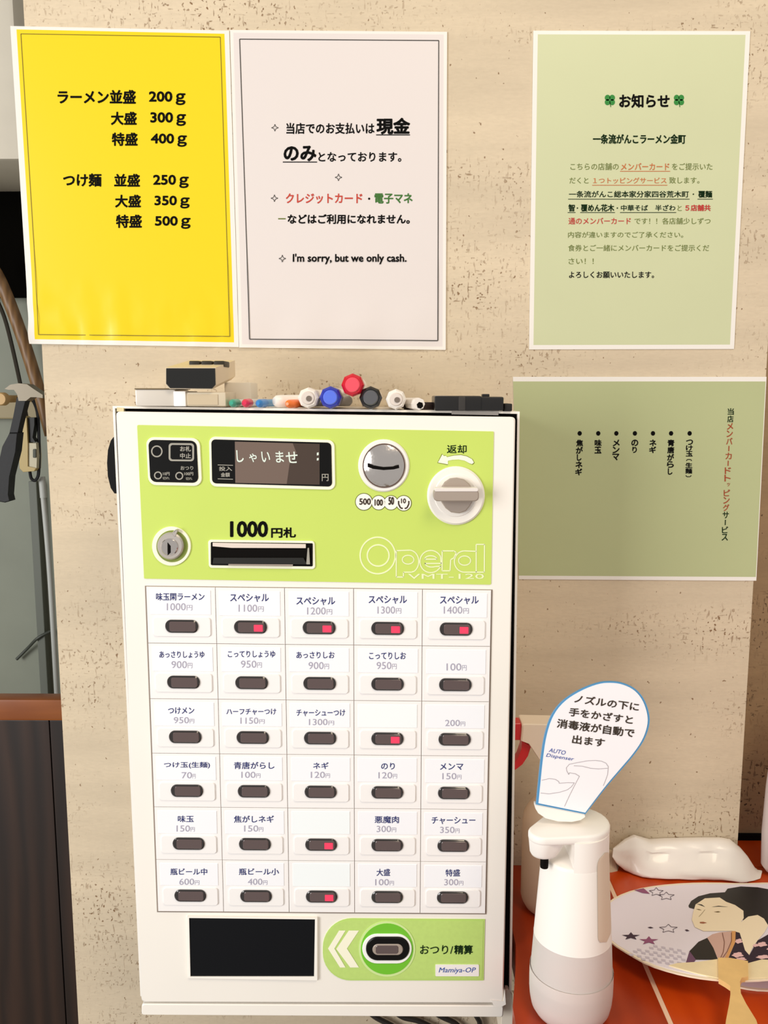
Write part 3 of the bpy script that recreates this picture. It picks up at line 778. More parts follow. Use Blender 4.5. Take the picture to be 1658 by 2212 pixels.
# outlined letters p e r a l as strokes
LW = 2.6; F = fy(Y1 - .0002)
def arc(cx, cy, rx, ry, a0, a1, n=18): return [(cx + rx*math.cos(math.radians(a0 + (a1-a0)*k/n)), cy + ry*math.sin(math.radians(a0 + (a1-a0)*k/n))) for k in range(n+1)]
polyline(mb, [(855.5, 1246.5), (855.5, 1189.5), (884, 1188.5)] + arc(884, 1213, 20, 24.5, -90, 60) + [(888, 1236), (871, 1236), (871, 1246.5), (855.5, 1246.5)], LW, F, M_logo)
polyline(mb, arc(881, 1209, 12.5, 9.5, 0, 360, 24), LW, F, M_logo)
polyline(mb, arc(930, 1213, 23.5, 24, 25, 335, 30) + [(952, 1215), (953, 1217), (917, 1217)] + arc(932, 1217, 14, 8, 180, 60, 8) + [(951.5, 1223)], LW, F, M_logo)
polyline(mb, [(917, 1208), (943, 1208)] + arc(930, 1208, 13, 7.5, 0, -180, 12), LW, F, M_logo)
polyline(mb, [(954.5, 1233), (954.5, 1190), (980, 1190), (985, 1194), (980, 1205), (973, 1209), (971.5, 1233), (954.5, 1233)], LW, F, M_logo)
polyline(mb, [(1028, 1191), (1004, 1190)] + arc(1003, 1213, 22, 23, -90, -270, 22) + [(1028, 1236)], LW, F, M_logo)
polyline(mb, arc(1003, 1211, 13, 10, 0, 360, 24), LW, F, M_logo)
polyline(mb, [(1028, 1236), (1028, 1176), (1046, 1176), (1045.5, 1236), (1028, 1236)], LW, F, M_logo)
text(mb, 'VMT-120', 881, 1239.5, 1045, 1250.5, F, M_logo, .02)
mb.build('logo_lettering', mach, label='pale outlined maker logo lettering')

# selection tiles -------------------------------------------------
g = [(315, 1267), (1061, 1275), (1048, 1974), (341, 1969)]
def homog(q):
    (x0, y0), (x1, y1), (x2, y2), (x3, y3) = q
    dx1, dx2, dx3 = x1-x2, x3-x2, x0-x1+x2-x3; dy1, dy2, dy3 = y1-y2, y3-y2, y0-y1+y2-y3
    D = dx1*dy2 - dx2*dy1; gg = (dx3*dy2 - dx2*dy3)/D; hh = (dx1*dy3 - dx3*dy1)/D
    a, b = x1-x0+gg*x1, x3-x0+hh*x3; d, e = y1-y0+gg*y1, y3-y0+hh*y3
    def f(u, v):
        w_ = gg*u + hh*v + 1; return (a*u+b*v+x0)/w_, (d*u+e*v+y0)/w_
    return f
G = homog(g)
def gp(u, v): return P(*G(u, v), YD)
Q2 = [G(-.003, -.002), G(1.003, -.002), G(1.003, 1.002), G(-.003, 1.002)]
prism(MB(), Q2, YD - .0003, YD + .0005, M_seam).build('seam_backing', mach, label='brown shadow seams between the tiles')
tbl = [
 [('味玉閑ラーメン', 337, 441, 1281, 1297, '1000円', 360, 415, 1303), ('スペシャル', 497, 580, 1283, 1300, '1100円', 515, 569, 1306), ('スペシャル', 640, 723, 1290, 1307, '1200円', 663, 717, 1312), ('スペシャル', 796, 878, 1287, 1304, '1300円', 815, 866, 1310), ('スペシャル', 950, 1033, 1288, 1305, '1400円', 958, 1012, 1310)],
 [('あっさりしょうゆ', 344, 441, 1407, 1421, '900円', 370, 415, 1428), ('こってりしょうゆ', 492, 594, 1406, 1420, '950円', 520, 565, 1427), ('あっさりしお', 640, 722, 1408, 1422, '900円', 666, 710, 1430), ('こってりしお', 797, 876, 1409, 1424, '950円', 813, 856, 1430), ('', 0, 0, 0, 0, '100円', 964, 1007, 1433)],
 [('つけメン', 363, 419, 1528, 1542, '950円', 375, 419, 1549), ('ハーフチャーつけ', 489, 596, 1531, 1544, '1150円', 519, 571, 1550), ('チャーシューつけ', 640, 745, 1533, 1547, '1300円', 667, 721, 1553), None, ('', 0, 0, 0, 0, '200円', 961, 1004, 1555)],
 [('つけ玉(生麺)', 354, 453, 1646, 1660, '70円', 392, 422, 1668), ('青唐がらし', 505, 592, 1646, 1661, '100円', 521, 562, 1667), ('ネギ', 676, 709, 1647, 1661, '120円', 671, 712, 1667), ('のり', 823, 852, 1648, 1662, '120円', 817, 857, 1668), ('メンマ', 950, 1000, 1649, 1663, '150円', 955, 996, 1670)],
 [('味玉', 384, 418, 1762, 1776, '150円', 381, 420, 1783), ('焦がしネギ', 505, 591, 1762, 1777, '150円', 527, 568, 1783), None, ('悪魔肉', 809, 861, 1763, 1778, '300円', 813, 855, 1784), ('チャーシュー', 932, 1026, 1765, 1780, '350円', 950, 992, 1786)],
 [('瓶ビール中', 368, 447, 1876, 1890, '600円', 387, 430, 1898), ('瓶ビール小', 516, 602, 1876, 1890, '400円', 535, 577, 1898), None, ('大盛', 813, 842, 1877, 1892, '100円', 810, 850, 1899), ('特盛', 962, 993, 1878, 1893, '300円', 959, 1000, 1899)]]
lit = {(0, 1), (0, 2), (0, 3), (0, 4), (2, 3), (4, 2), (5, 2)}
rnd = random.Random(4)
def cell(c, r_, pts): return [G((c + u)/5, (r_ + v)/6) for u, v in pts]
def rr01(u0, v0, u1, v1, ru, rv, n=4):
    o = []
    for cu, cv, a0 in ((u1-ru, v0+rv, -90), (u1-ru, v1-rv, 0), (u0+ru, v1-rv, 90), (u0+ru, v0+rv, 180)):
        for k in range(n+1):
            a = math.radians(a0 + 90*k/n); o.append((cu + ru*math.cos(a), cv + rv*math.sin(a)))
    return o
YT = YD - .0016
for r_ in range(6):
    for c in range(5):
        tl = prism(MB(), cell(c, r_, [(.004, .005), (.996, .005), (.996, .995), (.004, .995)]), YT, YD, M_tile, .6).build('selection_tile', mach)
        # the right and lower edge of the key carrier stands proud
        prism(MB(), cell(c, r_, rr01(.09, .545, .915, .875, .04, .05)), YT - .0011, YT, M_tile, .5).build('key_carrier', tl, smooth=25)
        j = [rnd.uniform(-.008, .008) for _ in range(4)]
        e = tbl[r_][c]
        prism(MB(), cell(c, r_, [(.06 + j[0], .06 + j[2]), (.935 + j[1], .06 + j[2]), (.935 + j[1], .49 + j[3]), (.06 + j[0], .49 + j[3])]), YT - .0004, YT, M_card if e else M_cardw, .3).build('menu_card', tl, label=None if e else 'blank white menu card')
        bx = rr01(.255, .585, .735, .815, .085, .115, 6)
        if c == 0: bx = [(u + .0, v) for u, v in bx]
        prism(MB(), cell(c, r_, bx), YT - .0024, YT - .001, M_bez, 1.6).build('key_bezel', tl, smooth=30)
        kx = rr01(.315, .615, .70, .79, .03, .04, 3)
        prism(MB(), cell(c, r_, kx), YT - .0028, YT - .002, M_key, .8).build('key', tl, smooth=30)
        if (r_, c) in lit:
            prism(MB(), cell(c, r_, rr01(.545, .655, .675, .775, .01, .01, 2)), YT - .0031, YT - .0028, M_redl).build('sold_out_light', tl, label='glowing red sold out light')
        if e:
            mb = MB(); F = fy(YT - .0006); s, x0, x1, y0, y1, p, a, b, yy = e
            if s: text(mb, s, x0, y0, x1, y1, F, I_navy, .018)
            hh_ = 15.5 if yy < 1500 else 13.5
            text(mb, p[:-1], a, yy, a + (b-a)*.74, yy + hh_, F, I_price, -.004); text(mb, '円', a + (b-a)*.78, yy + 4, b, yy + hh_, F, I_price, .0)
            mb.build('lettering', tl)

# ticket tray and refund panel
fr = part('tray_frame', qpoly([(402, 1978), (686, 1981), (686, 2119), (406, 2115)], 3), YD - .0010, M_body, 1)
ring(MB(), [(404, 1980), (685, 1983), (685, 2118), (408, 2113)], [(408, 1983), (680, 1986), (678, 2110), (411, 2110)], YD - .0022, YD - .0008, mat('tray_edge_white', (255, 250, 240), .3)).build('tray_rim', fr)
prism(MB(), [(408, 1983), (681, 1986), (680, 2110), (411, 2110)], YD - .0014, YD - .0009, mat('tray_black', (6, 8, 13), .5, ior=1.3)).build('tray_flap', fr, label='black ticket tray flap')
gp_ = [(1047, 1986), (1044, 2118)] + arc(757, 2058, 60, 60, 90, 180, 10) + arc(760, 2046, 63, 62, 180, 270, 10)
rp = part('refund_panel', gp_, YD - .0006, M_lime2, 0)
Y2 = YD - .0006
prism(MB(), inset(gp_, 3.5), Y2 - .0002, Y2, mat('lime_inner', (196, 226, 124), .35, var=.04, vscale=300)).build('inner_field', rp)
mb = MB(); F = fy(Y2 - .0005)
flat(mb, [(732, 2010), (746, 2010), (722, 2049), (746, 2090), (734, 2090), (708, 2049)], F, M_cream)
flat(mb, [(753, 2010), (775, 2010), (749, 2049), (775, 2090), (756, 2090), (726, 2050)], F, M_cream)
mb.build('chevrons', rp, label='two white arrowheads pointing left')
prism(MB(), circ(835.5, 2050, 61, 60, 48), Y2 - .0006, Y2, mat('refund_halo', (214, 238, 160), .4)).build('halo', rp)
prism(MB(), circ(835.5, 2050, 56.5, 55, 48), Y2 - .0009, Y2, mat('refund_green', (116, 200, 48), .4)).build('green_disc', rp)
prism(MB(), rrect(782, 2018, 889, 2082, 32, n=8), Y2 - .0018, Y2, mat('refund_white', (255, 254, 250), .4), 1).build('white_surround', rp, smooth=30)
rk = prism(MB(), rrect(790, 2025, 884, 2076, 25, n=8), Y2 - .0030, Y2, M_blk, 2).build('refund_key', rp, smooth=30) if False else None
prism(MB(), rrect(790, 2025, 884, 2076, 25, n=8), Y2 - .0030, Y2 - .001, M_blk, 2).build('refund_bezel', rp, smooth=30)
prism(MB(), rrect(804, 2040, 870, 2064, 12, n=6), Y2 - .0036, Y2 - .002, M_greyp, 1.5).build('refund_key_rim', rp, smooth=30)
prism(MB(), rrect(811, 2043, 860, 2061, 5, n=6), Y2 - .0040, Y2 - .003, M_key, 1).build('refund_key', rp, smooth=30)
mb = MB(); text(mb, 'おつり/', 907, 2042, 978, 2061, F, I_dgreen, .015); text(mb, '精算', 981, 2042, 1020, 2061, F, I_dgreen, .03)
mb.build('lettering', rp)
st = prism(MB(), rrect(940, 2084, 1034, 2109, 2), Y2 - .0006, Y2, mat('sticker_white', (252, 248, 244), .4)).build('maker_sticker', rp) if False else None
ms = part('maker_sticker', rrect(940, 2084, 1034, 2109, 2), Y2 - .0007, mat('sticker_white', (252, 248, 244), .4), 0)
mb = MB(); text(mb, 'Mamiya-OP', 947, 2090, 1027, 2104, fy(Y2 - .0009), I_blue, .012, shear=.25); mb.build('lettering', ms)

# cables under the machine, on the pillar
for lab, pts in (('leftmost of the black cables hanging below the machine', [(790, 2180), (812, 2198), (850, 2218), (900, 2250)]),
                 ('middle black cable hanging below the machine', [(845, 2180), (870, 2197), (905, 2206), (950, 2228)]),
                 ('thickest black cable hanging below the machine', [(925, 2180), (955, 2197), (985, 2212), (1010, 2240)]),
                 ('rightmost black cable below the machine, beside the bracket', [(1018, 2180), (1030, 2198), (1036, 2212), (1036, 2240)])):
    mb = MB(); tube(mb, [P(x, y, -.006) for x, y in pts], .0026, mat('cable_black', (44, 40, 36), .5), 8)
    o = mb.build('power_cable', smooth=True); tag(o, lab, 'cable', 'black cables below the ticket machine')

# ------------------------------------------------------------------ things on top of the machine
TZ = lambda px: P(px, 877 + (px - 243)*12/879, YB).z           # height of the cabinet top
def topz(px): return TZ(px) + .0002
M_wpl = mat('white_plastic', (244, 236, 226), .35)
M_hole = mat('pen_hole', (120, 108, 98), .5)
def marker(label, px, py_c, r_px, cap, body, face, L=.11, ang=0.0, Yf=-.138, nf=8, group='board markers on the machine', inner=.55, tip=None, body_r=.82, hole=False, zc=None):
    m_ = mpp(Yf); r0 = r_px*m_
    c = P(px, py_c, Yf)
    if zc is None: c.z = topz(px) + r0
    else: c.z = zc
    ax = Vector((math.sin(ang), math.cos(ang), 0))
    t = thing('marker_pen', label, 'marker', c, group)
    lathe(MB(), [(.0012, r0*.80), (.003, r0*.97), (.006, r0), (.030, r0*.96)], c, ax, cap, nf*2 if nf > 8 else nf).build('cap', t, smooth=30)
    lathe(MB(), [(-.0002, r0*inner), (.0006, r0*(inner + .08)), (.004, r0*(inner + .14))], c, ax, face, 24).build('cap_end', t, smooth=30)
    if hole: lathe(MB(), [(-.0008, r0*.26), (.001, r0*.28)], c + Vector((r0*.1, 0, -r0*.05)), ax, M_hole, 16).build('cap_vent', t)
    lathe(MB(), [(.030, r0*body_r), (L, r0*body_r), (L + .003, r0*body_r*.7)], c, ax, body, 20).build('barrel', t, smooth=30)
    return c, r0
mBl = mat('cap_blue', (36, 52, 170), .3, coat=.4); mBl2 = mat('cap_blue_face', (92, 120, 236), .3, coat=.4)
mRd = mat('cap_red', (206, 18, 44), .3, coat=.4); mRd2 = mat('cap_red_face', (250, 84, 100), .3, coat=.4)
mBk = mat('cap_black', (16, 15, 16), .25, coat=.5); mBk2 = mat('cap_black_face', (92, 92, 96), .25, coat=.5)
c1, r1 = marker('blue board marker lying cap forward on the machine under the red one', 713, 860, 24.6, mBl, M_wpl, mBl2)
c2, r2 = marker('black board marker lying cap forward, right of the blue one', 800, 858, 25.2, mBk, M_wpl, mBk2)
# red one resting in the valley
r3 = 25.2*mpp(-.138); dxy = c2.x - c1.x
px3 = 761
a_, b_ = r1 + r3 + .0002, r2 + r3 + .0002
xx = (a_*a_ - b_*b_ + dxy*dxy)/(2*dxy); zz = math.sqrt(max(a_*a_ - xx*xx, 1e-6))
zc = c1.z + zz
t3 = Vector((c1.x + xx, -.138, zc)); 
# back to a pixel x for the builder
marker('red board marker stacked on top of the blue and black ones', px3, 834, 25.2, mRd, M_wpl, mRd2, zc=zc)
marker('white-capped marker with a vent hole, left of the blue one', 664.5, 861, 22.8, M_wpl, M_wpl, mat('cap_white_face', (226, 214, 204), .3), nf=8, hole=True)
marker('white-capped marker with a vent hole, right of the black one', 855, 862, 22.5, M_wpl, M_wpl, MATS['cap_white_face'], nf=8, hole=True)
g2 = 'thin pens on the machine'
def pen(label, px, rp, capm, bodym, ang, L=.10, Yf=-.134):
    r0 = rp*mpp(Yf); c = P(px, 870, Yf); c.z = topz(px) + r0*1.02
    ax = Vector((math.sin(ang), math.cos(ang), 0))
    t = thing('thin_pen', label, 'pen', c, g2)
    lathe(MB(), [(0, r0*.35), (.0015, r0*.75), (.004, r0*.95), (.018, r0)], c, ax, capm, 20).build('cap', t, smooth=40)
    lathe(MB(), [(.018, r0*.88), (L, r0*.88), (L + .003, r0*.5)], c, ax, bodym, 20).build('barrel', t, smooth=30)
mCl = mat('pen_clear', (226, 228, 232), .25, coat=.3)
pen('thin pen with a teal green cap, leftmost in the pen row', 500, 9.2, mat('teal', (58, 168, 140), .35, coat=.4), mCl, .05, Yf=-.134)
pen('thin pen with a pinkish red cap beside the teal one', 528.5, 9.6, mat('pink_red', (226, 40, 84), .35, coat=.4), mCl, .02)
pen('thin pen with a sky blue cap and blue barrel, right of the red-capped pen', 557, 9.4, mat('sky_blue', (40, 132, 206), .35, coat=.4), mat('sky_blue2', (92, 160, 214), .35), .14)
pen('thin pen with a bright orange cap in front of the white marker', 620, 9.4, mat('orange_cap', (244, 122, 40), .4, coat=.3), mat('orange2', (246, 150, 90), .4), .30, .06, -.136)
# fat white pen lying sideways behind orange
c = P(592, 868, -.124); r0 = .0050; c.z = topz(600) + .0052
t = thing('thin_pen', 'white pen lying slantwise behind the orange-capped pen', 'pen', c, g2)
lathe(MB(), [(0, .003), (.002, .0046), (.006, .0050), (.03, .0050)], c, (.80, .6, 0), M_wpl, 20).build('cap', t, smooth=40)
lathe(MB(), [(.03, .0044), (.07, .0044), (.072, .003)], c, (.80, .6, 0), M_wpl, 20).build('barrel', t, smooth=40)
# small white holder with dark hollow ends
c = P(905, 870, -.137); c.z = topz(905) + .0048
t = thing('pen_clip', 'small white plastic clip with dark hollow end, left of the black case', 'clip', c)
mb = MB(); ax = Vector((-.25, 1, 0)); lathe(mb, [(0, .0046), (.004, .0048), (.05, .0044)], c, ax, M_wpl, 8); mb.build('sleeve', t, smooth=30)
lathe(MB(), [(-.0003, .0026), (.001, .0028)], c + Vector((.0006, 0, -.001)), ax, M_dark, 6).build('hollow', t)
# black case on the right
YC = -.132
tc_ = thing('black_case', 'flat black plastic case lying at the right end of the machine top', 'case', P(1010, 883, YC))
zb = topz(1010); 
def zbox(mb, x0, y0, x1, Yf, Yb, m, b, z0):
    a = P(x0, y0, Yf); c_ = P(x1, y0, Yf); boxw(mb, a.x, c_.x, Yf, Yb, z0, a.z, m, b)
mK = mat('case_black', (20, 17, 15), .35, coat=.3)
mb = MB(); zbox(mb, 938, 855, 1040, YC, YC + .05, mK, .0015, zb); mb.build('lid', tc_, smooth=30)
mb = MB(); zbox(mb, 1000, 857, 1088, YC + .0012, YC + .05, mK, .0015, zb); mb.build('shell', tc_, smooth=30)
mb = MB(); zbox(mb, 990, 857, 1005, YC - .0008, YC + .002, mat('case_sheen', (52, 48, 44), .3, coat=.4), .0006, zb + .0005); mb.build('sheen_strip', tc_, smooth=30)  # sheen on the case put in as a lighter strip
mb = MB(); zbox(mb, 1041, 851, 1057, YC + .006, YC + .014, mK, .0006, P(1041, 857, YC).z - .001); mb.build('button', tc_, smooth=30)
mb = MB(); zbox(mb, 1089.5, 872, 1106, YC + .004, YC + .03, mat('block_black', (24, 20, 18), .6), .0008, topz(1098)); o = mb.build('rubber_block', smooth=30)
tag(o, 'tiny black rubber block at the right corner of the machine top', 'block')
mb = MB(); zbox(mb, 872, 869, 936, -.112, -.100, mat('strap_brown', (46, 26, 18), .6), .0008, topz(905)); o = mb.build('dark_strap', smooth=30)
tag(o, 'dark brown strap lying behind the pens left of the black case', 'strap')
# white tape case, label device, white block
YC = -.134
t = thing('plastic_case', 'long translucent white plastic case on the left of the machine top', 'case', P(385, 878, YC))
m1 = mat('case_translucent', (214, 206, 194), .3, coat=.4); m2 = mat('case_beige', (216, 202, 176), .3, coat=.4)
zb = topz(300)
mb = MB(); zbox(mb, 291, 841, 378, YC, YC + .045, m1, .0014, zb); mb.build('left_half', t, smooth=30)
mb = MB(); zbox(mb, 397, 847, 487, YC, YC + .045, m2, .0014, zb); mb.build('right_half', t, smooth=30)
mb = MB(); zbox(mb, 290, 838.5, 380, YC - .0006, YC + .046, mat('lid_brown', (120, 104, 78), .4), .0003, P(300, 841.5, YC).z); mb.build('lid_edge', t)
mb = MB(); zbox(mb, 374, 845, 400, YC - .0012, YC + .040, mat('label_white', (254, 252, 250), .4), .0006, zb); mb.build('white_band', t, smooth=30)
mb = MB(); zbox(mb, 404, 852, 470, YC - .0006, YC, mat('window_beige', (206, 188, 158), .35), .0003, zb + .001); mb.build('side_window', t)
mb = MB(); zbox(mb, 484, 826, 541, -.082, -.045, mat('block_cream', (238, 226, 206), .5), .001, topz(500)); o = mb.build('white_box', smooth=30)
tag(o, 'small plain cream box standing behind the teal and red pens', 'box')
# device, tilted, on the case
YF = -.137
dev = thing('handheld_device', 'cream handheld device with a black front window resting on the translucent case', 'device', P(410, 842, YF))
def tilt(px, py, Y, dep, rise):     # front outline pushed back and up
    p = P(px, py, Y); return Vector((p.x, Y + dep, p.z + rise))
sh = [(357, 794), (466, 794), (467, 832), (458, 841), (366, 840), (357, 830)]
dep, rise = .080, .0085
Fv = [tilt(x, y, YF, 0, 0) for x, y in sh]; Bv = [tilt(x, y, YF, dep, rise) for x, y in sh]
n = 6
mb = MB().add(Fv + Bv, [[5, 4, 3, 2, 1, 0], [6, 7, 8, 9, 10, 11]] + [[i, (i+1) % n, n + (i+1) % n, n + i] for i in range(n)], mat('device_cream', (226, 208, 178), .4)); mb.build('shell', dev)
win = [(358.5, 795.5), (464, 795.5), (465, 831), (457, 839.5), (367, 838.5), (358.5, 829)]
prism(MB(), win, YF - .0012, YF + .0005, mat('device_window', (20, 19, 16), .2, coat=.4), 1).build('front_window', dev, smooth=30, label='glossy black front window')
for k in range(3):
    mb = MB(); a = tilt(388 + k*28, 794, YF, .030, .0032 + .0002); 
    boxw(mb, a.x, a.x + .0085, a.y, a.y + .022, a.z - .002, a.z + .0028, mat('button_olive', (44, 40, 26), .5), .001); mb.build('button', dev, smooth=30)

# ------------------------------------------------------------------ right side: dispenser, spray bottle, pack, fans
fp = PZ(1233, 2246, COUNTER)                     # front foot of the dispenser
RB = 95*(fp.y + .03 - CAM.y)/FPX*1.0
Yc = fp.y + RB
mq = mpp(Yc)
Xc = P(1233, 2100, Yc).x
zz_ = lambda py: P(1236, py, Yc).z
def Rp(px): return px*mq*1.045
M_dw = mat('dispenser_white', (250, 244, 236), .35, sss=.0)
M_tank = mat('tank_frosted', (252, 243, 236), .42, trans=.35)
M_liq = mat('tank_liquid', (236, 214, 200), .3, trans=.25)
M_grip_shade = mat('grip_recess_shade', (226, 208, 186), .45)
disp = thing('soap_dispenser', 'white automatic hand sanitiser dispenser with frosted tank at the counter edge', 'dispenser', (Xc, Yc, COUNTER))
cx_ = lambda py: P(1233 + (2100 - py)*.012, py, Yc).x
z0 = COUNTER + .0002
zb_ = zz_(2016)
prof = [(0, Rp(70)), (.002, Rp(80)), (.006, Rp(87)), (.012, Rp(90.5)), (.019, Rp(92.3)), (.027, Rp(92.6)), (.036, Rp(92.2)), (zz_(2110) - z0, Rp(91.5)), (zb_ - z0, Rp(85))]
lathe(MB(), prof, (Xc, Yc, z0), (0, 0, 1), M_tank, 56).build('tank', disp, smooth=50, label='frosted translucent liquid tank')
zl = zz_(2138)
lathe(MB(), [(.003, Rp(76)), (.012, Rp(88)), (zl - z0, Rp(86.5))], (Xc, Yc, z0), (0, 0, 1), M_liq, 48).build('liquid', disp, smooth=50)
zs = zz_(1842)
lathe(MB(), [(0, Rp(83)), (0, Rp(85.6)), (.001, Rp(85)), (zs - zb_ - .003, Rp(73)), (zs - zb_ - .0008, Rp(71.5)), (zs - zb_, Rp(69))], (Xc, Yc, zb_), (0, 0, 1), M_dw, 56).build('body', disp, smooth=50)
# neck column behind the spout, shifted right
zh = zz_(1788)
def dpl(r):
    a0 = math.acos(max(-1, -Rp(17)/r)); return [(Xc + r*math.cos(-a0 + 2*a0*k/30), Yc + r*math.sin(-a0 + 2*a0*k/30)) for k in range(31)]
# (stack helper is defined first)
def stack(mb, layers, m):
    n = len(layers[0][0]); vs = []; fs = []
    for pl, z in layers: vs += [Vector((x, y, z)) for x, y in pl]
    for i in range(len(layers)-1):
        for k in range(n):
            j = (k+1) % n; fs.append([i*n+k, i*n+j, (i+1)*n+j, (i+1)*n+k])
    fs.append(list(range(n))[::-1]); fs.append([(len(layers)-1)*n+k for k in range(n)])
    mb.add(vs, fs, m)
mb = MB(); stack(mb, [(dpl(Rp(72.6)), zs - .004), (dpl(Rp(71.4)), zh + .0005)], M_dw); mb.build('neck', disp, smooth=40)
# head: hull of two circles, spout pointing left and forward
def hull2(c1, r1, c2, r2, n=18):
    d = (c2 - c1); L_ = d.length; a = math.atan2(d.y, d.x); b = math.acos((r1 - r2)/L_)
    o = []
    for k in range(n+1):
        t = a + b + (2*math.pi - 2*b)*k/n; o.append((c1.x + r1*math.cos(t), c1.y + r1*math.sin(t)))
    for k in range(n+1):
        t = a - b + 2*b*k/n; o.append((c2.x + r2*math.cos(t), c2.y + r2*math.sin(t)))
    return o
hc = Vector((Xc + Rp(4), Yc + Rp(2))); tp = Vector((Xc - Rp(80), Yc - Rp(44)))
ztop = zz_(1773)
def HL(dr): return hull2(hc, Rp(69 - dr), tp, Rp(31 - dr*.8))
mb = MB(); stack(mb, [(HL(5), zh - .0012), (HL(1), zh - .0002), (HL(0), zh + .001), (HL(0), ztop - .0015), (HL(2), ztop - .0004), (HL(6), ztop)], M_dw)
mb.build('head', disp, smooth=50)
mb = MB(); zn = zh - Rp(38)
def SL(c, r): return hull2(tp + Vector((Rp(c), Rp(c*.5))), Rp(r), tp, Rp(r - 2))
stack(mb, [(SL(4, 21), zn), (SL(6, 26), zn + .0008), (SL(8, 29), zn + .0028), (SL(26, 32), zh - .0003), (SL(26, 29), zh + .0006)], M_dw)
mb.build('spout', disp, smooth=50)
lathe(MB(), [(0, Rp(8.5)), (Rp(5), Rp(9)), (Rp(30), Rp(9))], (tp.x + Rp(4), tp.y - Rp(4), zn - Rp(27)), (0, 0, 1), M_dark, 16).build('nozzle', disp, smooth=40, label='black nozzle under the spout')
# inset on the right flank, recess shade painted darker; follows the cone
mb = MB(); vs = []; fs = []; nr, nc = 26, 10
za, zbx = zz_(1815), zz_(1998)
for i in range(nr+1):
    t = i/nr; z = za + (zbx - za)*t; e = min(t, 1-t)*abs(za-zbx)/Rp(21); wdt = math.sqrt(max(0, 1 - max(0, 1-e)**2))
    f_ = (z - zb_)/(zs - zb_); rr = max(Rp(85) + (Rp(73) - Rp(85))*f_, Rp(71.8)) + .0005
    for k in range(nc+1):
        th = math.radians(-44 + 19*wdt*(2*k/nc - 1)); rr_ = rr
        if z > zs - .003:
            pass
        vs.append(Vector((Xc + rr_*math.cos(th), Yc + rr_*math.sin(th), z)))
for i in range(nr):
    for k in range(nc): fs.append([i*(nc+1)+k, i*(nc+1)+k+1, (i+1)*(nc+1)+k+1, (i+1)*(nc+1)+k])
mb.add(vs, fs, M_grip_shade); mb.build('side_grip', disp, smooth=50, label='rounded grip inset on the right flank, its recess shade painted beige')
# sign standing on the head
YSg = Yc - .004
z3 = lambda x, y: (1090 + x/4.606, 1450 + y/4.606)
so = [(1157, 1740), (1161, 1700), (1166.5, 1645), (1174, 1592), (1188, 1547), (1213, 1514), (1253, 1489), (1294, 1473.5), (1322, 1472), (1345, 1475), (1372, 1487), (1391, 1509), (1402, 1540), (1403, 1565), (1392, 1598), (1370, 1630), (1342, 1662), (1308, 1701), (1262, 1761)]
def smoothpoly(p, it=2, keep=()):
    for _ in range(it):
        q = []
        for i in range(len(p)):
            a, b = p[i], p[(i+1) % len(p)]
            if a in keep: q.append(a)
            if a not in keep: q.append((a[0]*.75 + b[0]*.25, a[1]*.75 + b[1]*.25))
            if b not in keep: q.append((a[0]*.25 + b[0]*.75, a[1]*.25 + b[1]*.75))
        p = q
    return p
so = smoothpoly(so, 2, keep=(so[0], so[-1]))
sg = prism(MB(), so, YSg - .001, YSg + .0008, mat('sign_blue', (84, 150, 198), .35), 0, True).build('sign', disp, label='teardrop sign with blue rim and black writing')
so2 = inset(so, 5.6)
prism(MB(), so2, YSg - .0014, YSg - .0008, mat('sign_white', (253, 248, 250), .35)).build('sign_face', sg)
M_bi = mat('ink_sign_brown', (54, 42, 28), .5); F = fy(YSg - .0017)
mb = MB()
text_line(mb, 'ノズルの下に', 1241, 1509, 1379, 1527.5, 18, F, M_bi, .026)
text_line(mb, '手をかざすと', 1229, 1537, 1366, 1555.5, 18, F, M_bi, .026)
text_line(mb, '消毒液が自動で', 1203, 1562, 1369, 1584, 19, F, M_bi, .026)
text_line(mb, '出ます', 1236, 1596.5, 1305, 1605, 18, F, M_bi, .026)
text_line(mb, 'AUTO', 1185, 1620, 1221, 1626.5, 9, F, I_blue, .0, .2)
text_line(mb, 'Dispenser', 1179, 1632, 1239, 1641, 10, F, I_blue, .0, .2)
mb.build('lettering', sg)
mb = MB()
for ln in ([(610, 960), (640, 925), (740, 905), (830, 890), (900, 887), (960, 895), (1005, 915), (1028, 950), (1020, 1030), (1000, 1085), (978, 1140)], [(685, 940), (770, 945), (850, 965), (930, 972), (1020, 965)],
           [(610, 960), (614, 990), (635, 1028), (640, 1010), (700, 1020), (740, 1045), (690, 1140), (640, 1240), (592, 1345)],
           [(365, 1085), (440, 1068), (500, 1075), (535, 1098), (540, 1115), (620, 1108), (690, 1110), (660, 1150), (620, 1180), (540, 1205), (440, 1220), (355, 1212)]):
    polyline(mb, [z3(*p) for p in ln], .9, F, mat('ink_sketch', (170, 168, 172), .5))
mb.build('sketch', sg, label='thin line drawing of a hand under a dispenser')
prism(MB(), [(1156, 1740), (1263, 1761), (1264, 1765), (1254, 1772), (1235, 1776), (1205, 1775), (1178, 1768), (1162, 1757), (1156, 1747)], YSg - .003, YSg + .004, M_dw, 1, True).build('sign_foot', disp, smooth=30)

